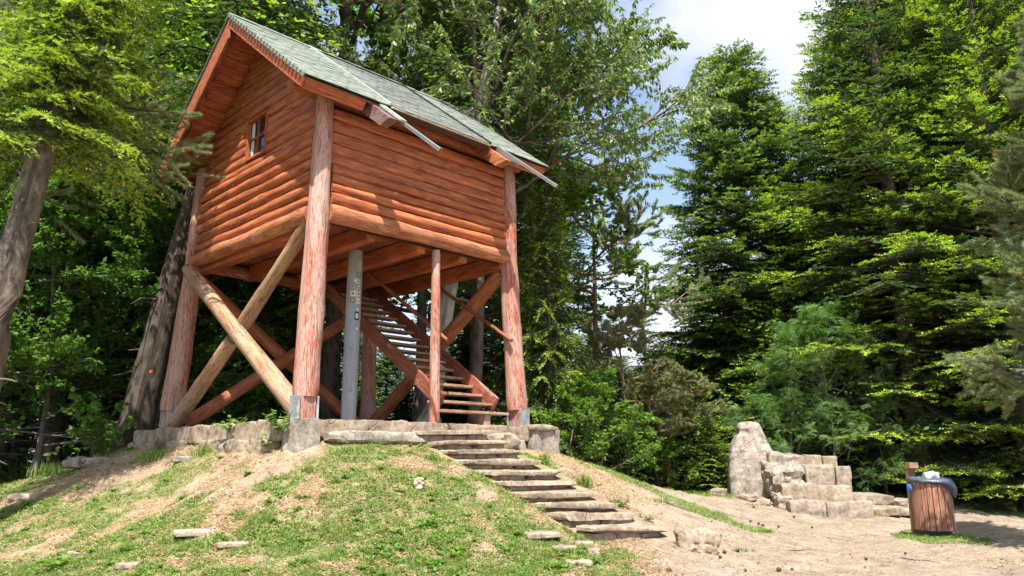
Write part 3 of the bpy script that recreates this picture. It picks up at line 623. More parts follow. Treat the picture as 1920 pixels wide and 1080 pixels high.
# eave trims
d, x, n = slope_axes(1)
def eave_board(s0, s1, mat='board'):
    m = MB(); m.box(on_slope(1, (s0 + s1) / 2, LS - .36, -.20), ((s1 - s0) / 2, 0.34, 0.014), (x, d, n), seed=4); m.box(on_slope(1, (s0 + s1) / 2, LS - .035, -.13), ((s1 - s0) / 2, 0.014, 0.06), (x, d, n), seed=5); return m.build('eave_box', M[mat], roof, .004)
eave_board(-O1 + .045, 0.40); eave_board(3.32, A_ + O2 - .045)
d2, x2, n2 = slope_axes(-1)
m = MB(); m.box(on_slope(-1, (A_ + O2 - O1) / 2, LS - .036, -.17), ((A_ + O1 + O2) / 2 - .05, 0.015, 0.09), (x2, d2, n2), seed=4); m.build('eave_board', M['board'], roof, .004)
m = MB(); m.box(on_slope(1, (S1 + S2) / 2, LS + .01, -.005), ((S2 - S1) / 2 - .02, 0.02, 0.012), (x, d, n), seed=4); m.build('sheathing_edge', M['pale_wood'], roof, .003)
m = MB(); m.box(on_slope(1, (S1 + S2) / 2 + .03, LS - .03, -.062), ((S2 - S1) / 2 - .08, 0.05, 0.042), (x, d, n), seed=4); m.build('gap_shade_strip', M['shade_dark'], roof)  # solid dark strip, its colour stands in for shade in the open eave gap
# eave plate logs poking out of the gable
for t in (0.12, B_ - .12):
    m = MB(); m.tube([lv(-0.52, t, 5.42), lv(A_ + .42, t, 5.42)], [0.11, 0.115], 16, .06, 12, sub=.15); m.build('plate_log', M['log'], T)
# two outrigger beams with caps and slotted rails
for k, (s, le, lab) in enumerate(((0.56, LS + .62, 'grey weathered outrigger beam'), (3.03, LS + .50, None))):
    m = MB(); a0 = on_slope(1, s - .075, LS - 1.0, -.06); a1 = on_slope(1, s - .075, le, -.06); hb = .20; b1 = on_slope(1, s - .075, le - hb * (.75 / M_), -.06 - hb); m.prism([a0, a1, b1, on_slope(1, s - .075, LS - 1.0, -.06 - hb)], (0.15, 0, 0)); m.G = [(g_[1] * 1.2, g_[2] + g_[0], 3.3) for g_ in m.G]; ob = m.build('outrigger_beam', M['grey_beam'] if k == 0 else M['brace_red'], roof, .008)
    m = MB(); m.box(on_slope(1, s + .1, (LS - .02 + le + .08) / 2, -.03), (0.055, (le - LS + .1) / 2, 0.016), (x, d, n)); m.box(on_slope(1, s + .1 + .05, (LS - .02 + le + .08) / 2, -.055), (0.008, (le - LS + .1) / 2, 0.03), (x, d, n)); m.build('beam_cap', M['flash'], ob, .002)
    m = MB(); r0 = (le + .05) if k == 0 else (LS - .02); r1 = le + (1.12 if k == 0 else 1.22); rr = (r0 + r1) / 2; rl = (r1 - r0) / 2; sx = s + .15 if k == 0 else s + .06
    m.box(on_slope(1, sx, rr, -.045 if k == 0 else .03), (0.024, rl, 0.003), (x, d, n)); 
    for q in (-1, 1): m.box(on_slope(1, sx + q * .022, rr, (-.045 if k == 0 else .03) - .022), (0.003, rl, 0.022), (x, d, n))
    m.build('slotted_rail', M['galv'], ob)
    m = MB()
    for j in range(int(2 * rl / .05)):
        m.box(on_slope(1, sx - .0255, r0 + .03 + j * .05, (-.045 if k == 0 else .03) - .022), (0.0006, .013, .006), (x, d, n))
    m.build('slots', M['felt_dark'], ob)

# ------------------------------------------------------------------ stone foundation
FD = empty('stone_foundation', F0, TH); tag(FD, 'rough stone and concrete platform under the log posts of the cabin', 'foundation')
m = MB(); m.box(Vector((2.1, 2.35, 0.16)), (2.28, 2.58, 0.32)); m.build('slab', M['concrete'], FD, .02)
rnd = random.Random(12)
def blk(c, h, mat='sandstone', name='stone_block', **k):
    m = MB(); m.rock((0, 0, 0), h, seed=rnd.randint(1, 900), **k); o = m.build(name, M[mat], FD); o.location = c; return o
t = -0.05                                                     # left face: long low blocks
while t < 5.0:
    w_ = rnd.uniform(.42, .85); blk((-0.32 + rnd.uniform(-.03, .03), t + w_ / 2, .36 - .03 * (t / 5)), (0.16, w_ / 2 + .01, 0.135), rough=.2, power=7)
    if rnd.random() < .8: blk((-0.42 + rnd.uniform(-.03, .03), t + w_ / 2 + .1, .13), (0.14, w_ / 2 - .02, 0.12), rough=.28, power=5)
    t += w_ + .01
blk((-0.20, -0.20, 0.20), (0.19, 0.19, 0.31), 'concrete', 'corner_block', rough=.10, power=9)
s = 0.08
for w_ in (.62, .75, .66, .72, .6, .55):
    blk((s + w_ / 2, -0.30, .385), (w_ / 2 + .006, 0.17, 0.125), rough=.16, power=7); s += w_
blk((.86, -0.47, .27), (0.82, 0.20, 0.10), 'concrete', 'broken_slab', rough=.38, power=4)
blk((3.25, -0.38, .25), (0.38, 0.24, 0.13), 'sandstone', rough=.35, power=4)
blk((2.0, -0.33, .10), (1.9, 0.18, 0.18), 'concrete', rough=.25, power=6)
blk((4.28, -0.28, 0.13), (0.30, 0.26, 0.36), 'concrete', 'corner_block', rough=.12, power=8)
blk((4.25, -0.30, 0.50), (0.34, 0.28, 0.045), 'sandstone', rough=.35, power=5)
blk((4.68, -0.14, 0.18), (0.16, 0.24, 0.30), 'concrete', 'corner_block', rough=.14, power=8)
s = .2
while s < 5:
    w_ = rnd.uniform(.5, .8); blk((4.45, s + w_ / 2, .3), (0.16, w_ / 2, 0.19), rough=.2, power=6); s += w_

# ------------------------------------------------------------------ stone steps down the mound
ST = empty('stone_steps', (0, 0, 0)); tag(ST, 'worn flight of ten stone steps climbing the grassy mound to the platform', 'steps')
SL = [(782, 926, 808), (827, 954, 826), (849, 982, 843), (879, 1014, 862), (926, 1051, 882), (951, 1080, 902), (982, 1117, 923), (1027, 1157, 943), (1065, 1198, 962), (1111, 1250, 988)]
STEPS = []
for i, (xa, xb, y) in enumerate(SL):
    ya = 11.35 - i * 0.255; a = at(xa, y + 1, ya); b = at(xb, y + 1 + (i - 5) * .3, ya + 0.92); STEPS.append((a, b))
    c = (a + b) / 2; dr = (b - a); ln = dr.length; ang = math.atan2(dr.y, dr.x); nb_ = Vector((-dr.y, dr.x, 0)).normalized()
    s_ = MB(); s_.rock((0, 0, 0), (ln / 2, 0.21, 0.038), seed=i + 40, rough=.42, power=8, sub=9, tilt=(rnd.uniform(-.03, .03), -math.asin(max(-.2, min(.2, dr.z / ln)))))
    o = s_.build('step_slab', M['sandstone'], ST); o.location = c + nb_ * 0.17 - Vector((0, 0, .03)); o.rotation_euler.z = ang
    nblk = rnd.choice((2, 3, 3)); x0 = 0.05
    for j in range(nblk):
        wj = (ln - .1) / nblk; r_ = MB(); r_.rock((0, 0, 0), (wj / 2 - .008, 0.12, 0.085), seed=i * 7 + j + 200, rough=.22, power=6, sub=5)
        q = r_.build('riser_stone', M['sandstone2'], ST); q.location = a + dr.normalized() * (x0 + wj / 2) + nb_ * (0.165 + rnd.uniform(-.015, .015)) - Vector((0, 0, .142 - 0)); q.rotation_euler.z = ang; x0 += wj

def rock_thing(name, px, py, Y, h, seed, label, cat='stone', mat='sandstone', sink=0.3, group=None, rz=0.0, rough=.3, power=3.5, taper=0.0, tilt=(0, 0), zoff=0.0, sub=8, ext=None):
    p = at(px, py, Y); z = gz(p.x, p.y); m = MB(); m.rock((0, 0, 0), h, seed=seed, rough=rough, power=power, taper=taper, tilt=tilt, sub=sub)
    o = m.build(name, M[mat]); o.location = (p.x, p.y, z + h[2] * (1 - 2 * sink) + zoff); o.rotation_euler.z = rz; tag(o, label, cat, group); return o
# loose stones
rock_thing('boulder', 1305, 1030, 9.65, (0.25, 0.15, 0.12), 5, 'broken tan boulder lying on dirt beyond the foot of the stone steps', sink=.12, rough=.5, power=4, tilt=(.1, .1))
rock_thing('stone', 786, 918, 9.3, (0.055, 0.05, 0.065), 6, 'small pale upright stone in the grass left of the steps', mat='pale_stone', sink=.1)
rock_thing('flat_stone', 1013, 990, 8.75, (0.2, 0.17, 0.03), 7, 'large flat stone slab in the grass left of the lowest steps', mat='sandstone2', sink=.36, power=5, rz=.3)
rock_thing('flat_stone', 1057, 1014, 8.4, (0.12, 0.1, 0.025), 8, 'flat stone in the grass nearer than the large slab', mat='sandstone2', sink=.36, rz=.8)
rock_thing('flat_stone', 1093, 1006, 8.7, (0.11, 0.08, 0.025), 9, 'flat stone in the grass right below the lowest step', mat='sandstone2', sink=.36)
rock_thing('flat_stone', 375, 1026, 8.5, (0.27, 0.10, 0.03), 10, 'long pale flat stone in the grass at lower left', mat='pale_stone', sink=.5, rz=.5, power=5)
rock_thing('flat_stone', 437, 1046, 8.1, (0.16, 0.1, 0.03), 11, 'greyish flat stone just right of the long pale one', mat='sandstone', sink=.5, rz=.2)
rock_thing('flat_stone', 240, 1076, 7.9, (0.11, 0.08, 0.03), 12, 'flat pale stone cut by the bottom edge at lower left', mat='sandstone2', sink=.5)
rock_thing('flat_stone', 143, 1042, 8.6, (0.08, 0.06, 0.02), 13, 'small grey flat stone near the lower left corner', mat='concrete', sink=.36)
rock_thing('stone', 1113, 1038, 8.3, (0.06, 0.05, 0.06), 14, 'small pointed stone in the grass below the flat stones', mat='sandstone', sink=.36)
rock_thing('stone', 1085, 1060, 8.0, (0.13, 0.09, 0.03), 15, 'low tan stone at the bottom edge near the dirt', mat='sandstone', sink=.5)
rock_thing('stone', 345, 870, 11.6, (0.16, 0.12, 0.05), 16, 'low pale rock in the bare soil below the left posts', mat='sandstone2', sink=.55)
rock_thing('mossy_rock', 178, 868, 13.4, (0.42, 0.3, 0.09), 17, 'low mossy rock on the crest left of the platform', mat='obelisk', sink=.55)
rock_thing('stone', 55, 935, 11.6, (0.25, 0.2, 0.05), 18, 'pinkish rock in the bank at the far left', mat='sandstone2', sink=.5)

# ------------------------------------------------------------------ obelisk and ruined stone steps
ob = at(1411, 915, 18.4); 
def obelisk():
    z0 = gz(ob.x, ob.y) - .1; H = at(1411, 790, 18.4).z - z0; m = MB()
    # square shaft with chamfered shoulders that narrow to a rounded head
    prof = [(0, .54, .50), (.25, .535, .495), (.5, .50, .46), (.585, .475, .44), (.70, .40, .36), (.80, .335, .31), (.90, .285, .27), (.965, .24, .22), (.995, .15, .14), (1.0, .02, .02)]
    V = []; F = []; n = 40; rows = []
    hs = np.linspace(0, 1, 56)
    for h in hs:
        a = np.interp(h, [p[0] for p in prof], [p[1] for p in prof]); b = np.interp(h, [p[0] for p in prof], [p[2] for p in prof]); pw = 10 - 6.5 * h
        for j in range(n):
            w = 2 * math.pi * j / n; cx, sy = math.cos(w), math.sin(w); l = (abs(cx) ** pw + abs(sy) ** pw) ** (1 / pw)
            q = Vector((cx / l * a, sy / l * b, h * H)); f = mnoise.fractal(q * 2.3 + Vector((4, 2, 9)), 0.9, 2, 5) * 0.028 + mnoise.fractal(q * 9, .8, 2, 3) * .012
            if .80 < h < .90 and cx < -.1: f -= .05 * math.sin((h - .80) / .10 * math.pi)
            if abs(h - .585) < .012: f -= .015
            if h < .57 and sy < -.3 and abs(cx / l + .72) < .08: f -= .02
            q += Vector((cx, sy, 0)) * f; V.append(q)
    for i in range(len(hs) - 1):
        for j in range(n): F.append((i * n + j, i * n + (j + 1) % n, (i + 1) * n + (j + 1) % n, (i + 1) * n + j))
    m.add(V, F); o = m.build('obelisk', M['obelisk']); o.location = (ob.x, ob.y, z0); o.rotation_euler = (0, 0, math.radians(-12)); tag(o, 'weathered round-topped stone obelisk standing left of the ruined steps', 'obelisk')
obelisk()
R = empty('ruined_stone_steps', at(1550, 968, 16.6)); tag(R, 'ruined block of four broken stone steps beside the obelisk', 'stone steps')
RS_SPLIT = {0: (0, .43, 1), 1: (0, .52, 1), 2: (0, .66, 1), 4: (0, .55, 1)}
RS = [  # pixel x0,x1,y top,y bottom of each course's face, depth, material, stones
    (1485, 1640, 939, 972, 16.4, 'sandstone2', 2), (1470, 1600, 908, 948, 16.75, 'sandstone', 2), (1515, 1597, 872, 912, 17.2, 'sandstone2', 2), (1452, 1515, 870, 918, 17.25, 'obelisk', 1), (1512, 1570, 853, 878, 17.7, 'sandstone', 2), (1448, 1516, 849, 876, 17.7, 'obelisk', 1)]
for k, (xa, xb, y0, y1, Y, mt, ns) in enumerate(RS):
    a = at(xa, y1, Y); b = at(xb, y1, Y); top = at(xa, y0, Y).z; h = (top - a.z) / 2 + .06; wd = (b.x - a.x) / ns
    cut = RS_SPLIT.get(k, (0, 1)); tot = b.x - a.x
    for j in range(len(cut) - 1):
        wd = tot * (cut[j + 1] - cut[j]); x0_ = a.x + tot * cut[j]
        fr = .06 if mt == 'obelisk' else 0; dp = 0.36 if k < 5 else .7
        m = MB(); m.rock((0, 0, 0), (wd / 2 + .004, dp, h * (1 - .03 * j)), seed=k * 5 + j + 320, rough=.32 if mt == 'obelisk' else .10, power=10 if mt != 'obelisk' else 6, sub=10)
        o = m.build('stone_block', M[mt], R); o.location = Vector((x0_ + wd * .5, Y + dp + rnd.uniform(-.03, .03), top - h - .02 * j)) - R.location; o.rotation_euler.z = math.radians(3 * (j - .5))
for k, (px, py, Y, hh, sd_, lab) in enumerate([(1465, 918, 16.9, (.16, .2, .2), 31, 'small squarish block between obelisk and ruined steps'), (1655, 940, 16.9, (.40, .35, .10), 32, 'broad broken slab right of the ruined steps'), (1692, 925, 17.6, (.24, .3, .12), 33, 'angular rock behind the wooden bin'),
        (1665, 945, 16.9, (.5, .3, .07), 34, 'low flat rubble slab behind the bin'), (1347, 922, 18, (.18, .14, .1), 35, 'angular stone left of the obelisk foot'), (1400, 924, 17.4, (.25, .15, .07), 36, 'flat stone leaning at the obelisk foot'), (1430, 930, 17.1, (.16, .12, .06), 37, 'small flat stone before the obelisk, next to the grass tuft'), (1412, 938, 16.8, (.14, .1, .04), 38, 'small flat slab lying on the dirt before the obelisk'), (1620, 905, 17.9, (.5, .4, .14), 39, 'grassy rubble stone behind the right end of the ruined steps')]):
    rock_thing('rubble_stone', px, py, Y, hh, sd_, lab, 'stone', 'sandstone' if k % 2 else 'sandstone2', sink=.22, rough=.3, power=5, rz=k)

# ------------------------------------------------------------------ litter bin
bp = at(1755, 1004, 13.4); bz = gz(bp.x, bp.y) + .05
BIN = empty('litter_bin', (bp.x, bp.y, bz), math.radians(8)); tag(BIN, 'round brown wooden slatted litter bin with a black bag, standing in a grass patch', 'litter bin')
BR = 0.295; BH = 0.83; nS = 22
for i in range(nS):
    a = 2 * math.pi * i / nS; m = MB(); rd = Vector((math.cos(a), math.sin(a), 0)); tg = Vector((-math.sin(a), math.cos(a), 0))
    m.box(rd * (BR + .0) + Vector((0, 0, BH / 2 + .05)), (0.037, 0.012, BH / 2), (tg, rd, Vector((0, 0, 1))), seed=i); m.build('slat', M['slat'], BIN, .004)
for z in (.2, .75):
    m = MB(); V = []; F = []
    for i in range(48):
        a = 2 * math.pi * i / 48
        for (r, h) in ((BR - .016, z), (BR - .022, z), (BR - .022, z + .03), (BR - .016, z + .03)): V.append(Vector((math.cos(a) * r, math.sin(a) * r, h)))
    for i in range(48):
        for k in range(4): F.append((i * 4 + k, i * 4 + (k + 1) % 4, ((i + 1) % 48) * 4 + (k + 1) % 4, ((i + 1) % 48) * 4 + k))
    m.add(V, F); m.build('hoop', M['galv'], BIN)
m = MB(); m.box((-0.10, BR + .055, .52), (.075, .035, .56), seed=3); m.box((-0.10, BR + .0, 1.09), (.08, .07, .05), seed=4); m.build('mounting_post', M['slat'], BIN, .006)
def bag(name, r0, z0, drop, seed, mat, th0=None, sag=0.0):
    V = []; F = []; n = 72; rows = 16
    for j in range(rows):
        f = j / (rows - 1)
        for i in range(n):
            a = 2 * math.pi * i / n; s_ = max(0, math.cos(a - th0)) ** 6 if th0 is not None else 0
            wr = mnoise.noise(Vector((math.cos(a) * 5, math.sin(a) * 5, f * 1.6 + seed))) + .5 * mnoise.noise(Vector((math.cos(a) * 14, math.sin(a) * 14, f * 3 + seed))) 
            if f < .3: rr = r0 - .04 + f / .3 * .04; z = z0 - .12 + f / .3 * .15
            else:
                g = (f - .3) / .7; rr = r0 + .02 + .04 * math.sin(g * 3.1) + wr * .03 * g + sag * s_ * math.sin(g * 2.7); z = z0 + .03 - .035 * max(0, -math.sin(a - .0)) - g * (drop + .22 * s_ * (1 if sag else 0) + wr * .04)
            V.append(Vector((math.cos(a) * rr, math.sin(a) * rr, z + wr * .012)))
    for j in range(rows - 1):
        for i in range(n): F.append((j * n + i, j * n + (i + 1) % n, (j + 1) * n + (i + 1) % n, (j + 1) * n + i))
    m = MB(); m.add(V, F); o = m.build(name, mat, BIN); sm = o.modifiers.new('thick', 'SOLIDIFY'); sm.thickness = .003; return o
bagm = simple('black_bin_liner', (0.07, 0.09, 0.125), 0.35, 0, 40, 0.3, 0.6, 0.01, spec=0.6)
bag('bin_liner', BR - .005, BH + .045, .085, 3, bagm, math.radians(-40), .03)
m = MB(); m.rock((-.04, -.08, BH + .06), (BR - .12, BR - .15, .08), seed=7, rough=.6, power=2.5); m.build('rubbish', simple('white_rubbish', (0.4, 0.4, 0.43), 0.5, 0, 9, .4), BIN)
m = MB(); m.rock((-BR - .05, .05, BH - .10), (.035, .04, .06), seed=9, rough=.6, power=2.5); m.build('blue_bag_corner', simple('blue_plastic', (0.04, 0.16, 0.5), 0.35), BIN)
m = MB(); m.tube([(0, 0, 0), (0, 0, .3)], [.27, .30], 24, 0.03, 2); m.build('inner_can', simple('navy_can', (0.02, 0.025, 0.06), 0.5), BIN)

# ------------------------------------------------------------------ sign at the right edge
sp = at(1934, 702, 12.5)
SG = empty('sign_board', sp, 0); tag(SG, 'white sign board with a red-brown oval mark at the right edge', 'sign')
m = MB(); m.box((0, 0, 0), (0.27, 0.012, 0.118), seed=1); m.build('board', simple('white_board', (0.74, 0.76, 0.80), 0.5, 0, 5, .05, 0), SG, .006)
m = MB(); V = [Vector((-.10 + .13 * math.cos(i * math.pi / 16), -.0145, -.07 + .032 * math.sin(i * math.pi / 16))) for i in range(32)]; m.add(V, [tuple(range(32))], None, False); m.build('emblem', simple('red_brown_print', (0.33, 0.08, 0.04), .5), SG)
m = MB(); m.box((0.02, 0.045, -1.33), (0.035, 0.03, 1.42), seed=4); m.build('stake', M['beam'], SG, .006)

# ------------------------------------------------------------------ vegetation
def nrm(a): return a / np.maximum(np.linalg.norm(a, axis=-1, keepdims=True), 1e-9)
def seg_tubes(P0, P1, r0, r1, n=5):
    P0 = np.asarray(P0, float); P1 = np.asarray(P1, float); r0 = np.asarray(r0, float)[:, None, None]; r1 = np.asarray(r1, float)[:, None, None]; m = len(P0)
    t = nrm(P1 - P0); up = np.where(np.abs(t[:, 2:3]) > .9, np.array([[1., 0, 0]]), np.array([[0, 0, 1.]])); a = nrm(np.cross(t, up)); b = np.cross(t, a)
    w = np.arange(n) * 2 * math.pi / n; c = np.cos(w)[None, :, None]; s = np.sin(w)[None, :, None]; ring = a[:, None] * c + b[:, None] * s
    V = np.concatenate([P0[:, None] + ring * r0, P1[:, None] + ring * r1], 1).reshape(-1, 3)
    i = np.arange(m)[:, None] * 2 * n; j = np.arange(n)[None]; k = (j + 1) % n
    return V, np.stack([i + j, i + k, i + n + k, i + n + j], -1).reshape(-1, 4)
def kites(P, D, S, Ln, Wd, at_=.45, fold=None):
    """one kite per leaf or shoot"""
    Ln = np.asarray(Ln)[:, None]; Wd = np.asarray(Wd)[:, None]; c = P + D * Ln * at_
    if fold is not None: c = c + fold * Ln
    V = np.stack([P, c + S * Wd, P + D * Ln, c - S * Wd], 1).reshape(-1, 3); i = np.arange(len(P))[:, None] * 4
    return V, (i + np.arange(4)[None]).astype(np.int32)
def combs(P, D, S, Ln, nl, rng, k=5, w=.0035):
    """needles on both sides of each shoot; triangles"""
    n = len(P); t = (np.arange(k) + .3) / k; t = np.repeat(t, 2); sg = np.tile([1., -1.], k)
    B = P[:, None] + D[:, None] * (Ln[:, None] * t[None])[..., None]; Nn = np.cross(D, S)
    dirn = nrm(D[:, None] * .55 + S[:, None] * sg[None, :, None] * .8 + Nn[:, None] * rng.normal(0, .35, (n, 2 * k, 1)))
    tip = B + dirn * (nl * (1 - .35 * t)[None, :, None]) * rng.uniform(.8, 1.15, (n, 2 * k, 1)); wv = D[:, None] * w * np.ones((1, 2 * k, 1))
    V = np.stack([B - wv, B + wv, tip], 2).reshape(-1, 3); F = np.arange(n * 2 * k * 3).reshape(-1, 3)
    return V, F
def trunk_np(pts, rad, seed, n=20, sub=.25, wob=.08, flare=.35):
    m = MB(); pts = [Vector(p) for p in pts]; m.tube(pts, rad, n, wob, seed, sub=sub, cap=False); return m
ASSET = {}
def finish(key, tm, limbs, crown_V, crown_F, hue, tip, bark_m, leaf_m):
    """one trunk mesh (with limbs) and one crown mesh, kept for copying"""
    tv = np.array([tuple(v) for v in tm.V]); tf = np.array(tm.F); tg = np.array(tm.G)
    if limbs is not None and len(limbs[0]):
        lv_, lf_ = limbs; tf = np.concatenate([tf, lf_ + len(tv)]); tg = np.concatenate([tg, lv_ * np.array([1, 1, 1.])]); tv = np.concatenate([tv, lv_])
    ASSET[key] = ((tv, tf, tg, M[bark_m]), (crown_V, crown_F, hue, tip, M[leaf_m]))
LIVE = {}
def plant(key, name, label, cat, x, y, sc=1.0, rz=0.0, group=None, z=None, szx=None, sink=.1):
    e = empty(name, (x, y, (gz(x, y) if z is None else z) - sink), rz); e.scale = (szx or sc, szx or sc, sc); tag(e, label, cat, group)
    if key not in LIVE:
        (tv, tf, tg, bm), (cv, cf, hue, tip, lm) = ASSET[key]
        a = np_mesh('trunk', tv, tf, bm, e, vattr={'g': tg}, smooth=True); b = np_mesh('crown', cv, cf, lm, e, fattr={'hue': hue, 'tip': tip}); LIVE[key] = (a, b)
    else:
        for o in LIVE[key]:
            c = o.copy(); COL.objects.link(c); c.parent = e
    return e
def conifer(key, seed, H, R, z0, nb, leafm='fir', barkm='bark_dark', tr=None, tipf=.35, sl=.17, sw=.035, ds=.13, dsec=.26, droop=.22, up=.25, lean=(0, 0), comb=False, cw=.009, cl=.24, a0=-8, a1=48, prof=.85, dens=1.0, dead=0.25, hang=.25, stubs=14, seclen=.42, minlen=.25, zend=.97, azr=None, base=0.62):
    rng = np.random.default_rng(seed); tr = tr or H * .017 + .03
    def axis_at(z): f = z / H; return np.array([lean[0] * f ** 1.2, lean[1] * f ** 1.2, z])
    zs_ = np.linspace(0, H, 12); tm = trunk_np([axis_at(z) for z in zs_], [tr * (1.35 if z == 0 else 1) * (1 - z / H) ** .8 + .012 for z in zs_], seed, n=16, sub=.5, flare=0)
    P0s, P1s, r0s, r1s = [], [], [], []; SP_, SD, SS, SL_, ST_, SH = [], [], [], [], [], []
    for i in range(nb):
        f = (i + rng.uniform(0, 1)) / nb; h = z0 + (H * zend - z0) * f ** 1.05; rel = (h - z0) / (H - z0)
        Lb = (R * min(1.0, base + rel * 2.2) * max(0.0, (1 - rel)) ** prof + .12) * rng.uniform(.62, 1.15)
        az = i * 2.39996 + rng.uniform(-.5, .5)
        if azr is not None and not (azr[0] < (az % 6.2832) < azr[1]) : continue
        el = math.radians(a0 + (a1 - a0) * rel ** 1.2 + rng.uniform(-8, 8)); o = axis_at(h); hd = np.array([math.cos(az), math.sin(az), 0]); sdv = np.array([-math.sin(az), math.cos(az), 0])
        nt_ = max(4, int(Lb / .35)); t = np.linspace(0, 1, nt_ + 1); wob = np.cumsum(rng.normal(0, .03, nt_ + 1))
        dr = droop * (1 - rel * .8)
        pts = o + hd * (t * Lb)[:, None] + sdv * (wob * Lb * .5)[:, None]; pts[:, 2] += Lb * (math.sin(el) * t - dr * t ** 1.6 + up * (1 - rel) * .5 * t ** 3.2)
        rb = .010 + .011 * Lb if comb != 5 else .006 + .008 * Lb; P0s.append(pts[:-1]); P1s.append(pts[1:]); r0s.append(rb * (1 - t[:-1] * .85)); r1s.append(rb * (1 - t[1:] * .85))
        ns = max(4, int(Lb / dsec * 2 * dens)); ts = np.clip(np.linspace(dead if Lb > 1 else .06, .985, ns) + rng.uniform(-.02, .02, ns), .03, .99)
        for k, tt in enumerate(ts):
            q = tt * nt_; a = min(int(q), nt_ - 1); fr = q - a; p = pts[a] * (1 - fr) + pts[a + 1] * fr; tg_ = pts[a + 1] - pts[a]; tg_ = tg_ / np.linalg.norm(tg_)
            sg = 1 if k % 2 else -1; ls = (seclen * Lb * (1 - tt) ** .75 + minlen) * rng.uniform(.6, 1.15); ang = math.radians(rng.uniform(38, 62))
            d = tg_ * math.cos(ang) + sdv * sg * math.sin(ang); d[2] -= hang * rng.uniform(.2, 1.1) - .1; d /= np.linalg.norm(d)
            m_ = max(2, int(ls / ds)); u = (np.arange(m_) + .3) / m_; bend = -hang * .45 * ls * u ** 2
            base_ = p + d * (u * ls)[:, None]; base_[:, 2] += bend
            perp = np.cross(d, [0, 0, 1.]); perp /= np.linalg.norm(perp) + 1e-9; sg2 = np.where(np.arange(m_) % 2, 1., -1.)
            # two side shoots at each node, plus a leader
            for s2 in (1, -1):
                D = d[None] * (.72 if comb != 5 else .55) + perp[None] * (sg2 * s2)[:, None] * .70 + rng.normal(0, (.16 if comb != 5 else .34), (m_, 3)); D[:, 2] -= .10 * hang; D = nrm(D)
                SP_.append(base_); SD.append(D); SL_.append(sl * (1.15 - .45 * u) * rng.uniform(.7, 1.2, m_)); ST_.append(np.full(m_, tt) * .5 + u * .5 + rng.uniform(-.2, .2, m_)); SH.append(np.full(m_, rel))
            D = nrm(d[None] + rng.normal(0, .1, (1, 3))); SP_.append((p + d * ls * .93 + np.array([0, 0, -hang * .4 * ls]))[None]); SD.append(D); SL_.append(np.array([sl * 1.1])); ST_.append(np.array([1.1])); SH.append(np.array([rel]))
            if ls > .4: P0s.append(p[None]); e_ = p + d * ls * .9; e_[2] -= hang * .36 * ls; P1s.append(e_[None]); r0s.append(np.array([.006])); r1s.append(np.array([.002]))
    for i in range(stubs if z0 > 2 else 0):
        h = rng.uniform(.12, 1) * z0; az = rng.uniform(0, 6.283); ls = rng.uniform(.12, .75) * (1 if rng.uniform() < .5 else .4); o = axis_at(h); q = o + np.array([math.cos(az), math.sin(az), rng.uniform(-.3, .1)]) * (ls * .6 + tr * (1 - h / H)); q2 = q + np.array([math.cos(az + .3), math.sin(az + .3), rng.uniform(-.6, -.1)]) * ls * .5
        P0s.append(np.array([o, q])); P1s.append(np.array([q, q2])); r0s.append(np.array([.028, .016])); r1s.append(np.array([.016, .006]))
    P = np.concatenate(SP_); D = np.concatenate(SD); Ln = np.concatenate(SL_); tp = np.concatenate(ST_); n = len(P)
    S = nrm(np.cross(D, np.array([0, 0, 1.]) + rng.normal(0, .35, (n, 3))))
    clump = .5 + .5 * np.sin(P[:, 0] * 3.1 + seed) * np.sin(P[:, 1] * 2.7) * np.sin(P[:, 2] * 3.9)
    hue = np.clip(rng.uniform(0, .7, n) + .3 * clump, 0, 1)
    tip = ((tp > 1 - tipf * (.5 + clump)) & (rng.uniform(0, 1, n) < .85)).astype(float) * rng.uniform(.55, 1.0, n) * (tipf > 0)
    if comb:
        V, F = combs(P, D, S, Ln * .8, sl * cl, rng, k=comb, w=cw); hue = np.repeat(hue, 2 * comb); tip = np.repeat(tip, 2 * comb)
    else:
        V, F = kites(P, D, S, Ln, sw * rng.uniform(.75, 1.25, n))
    lt = seg_tubes(np.concatenate(P0s), np.concatenate(P1s), np.concatenate(r0s), np.concatenate(r1s), 4)
    finish(key, tm, lt, V, F, hue, tip, barkm, leafm)
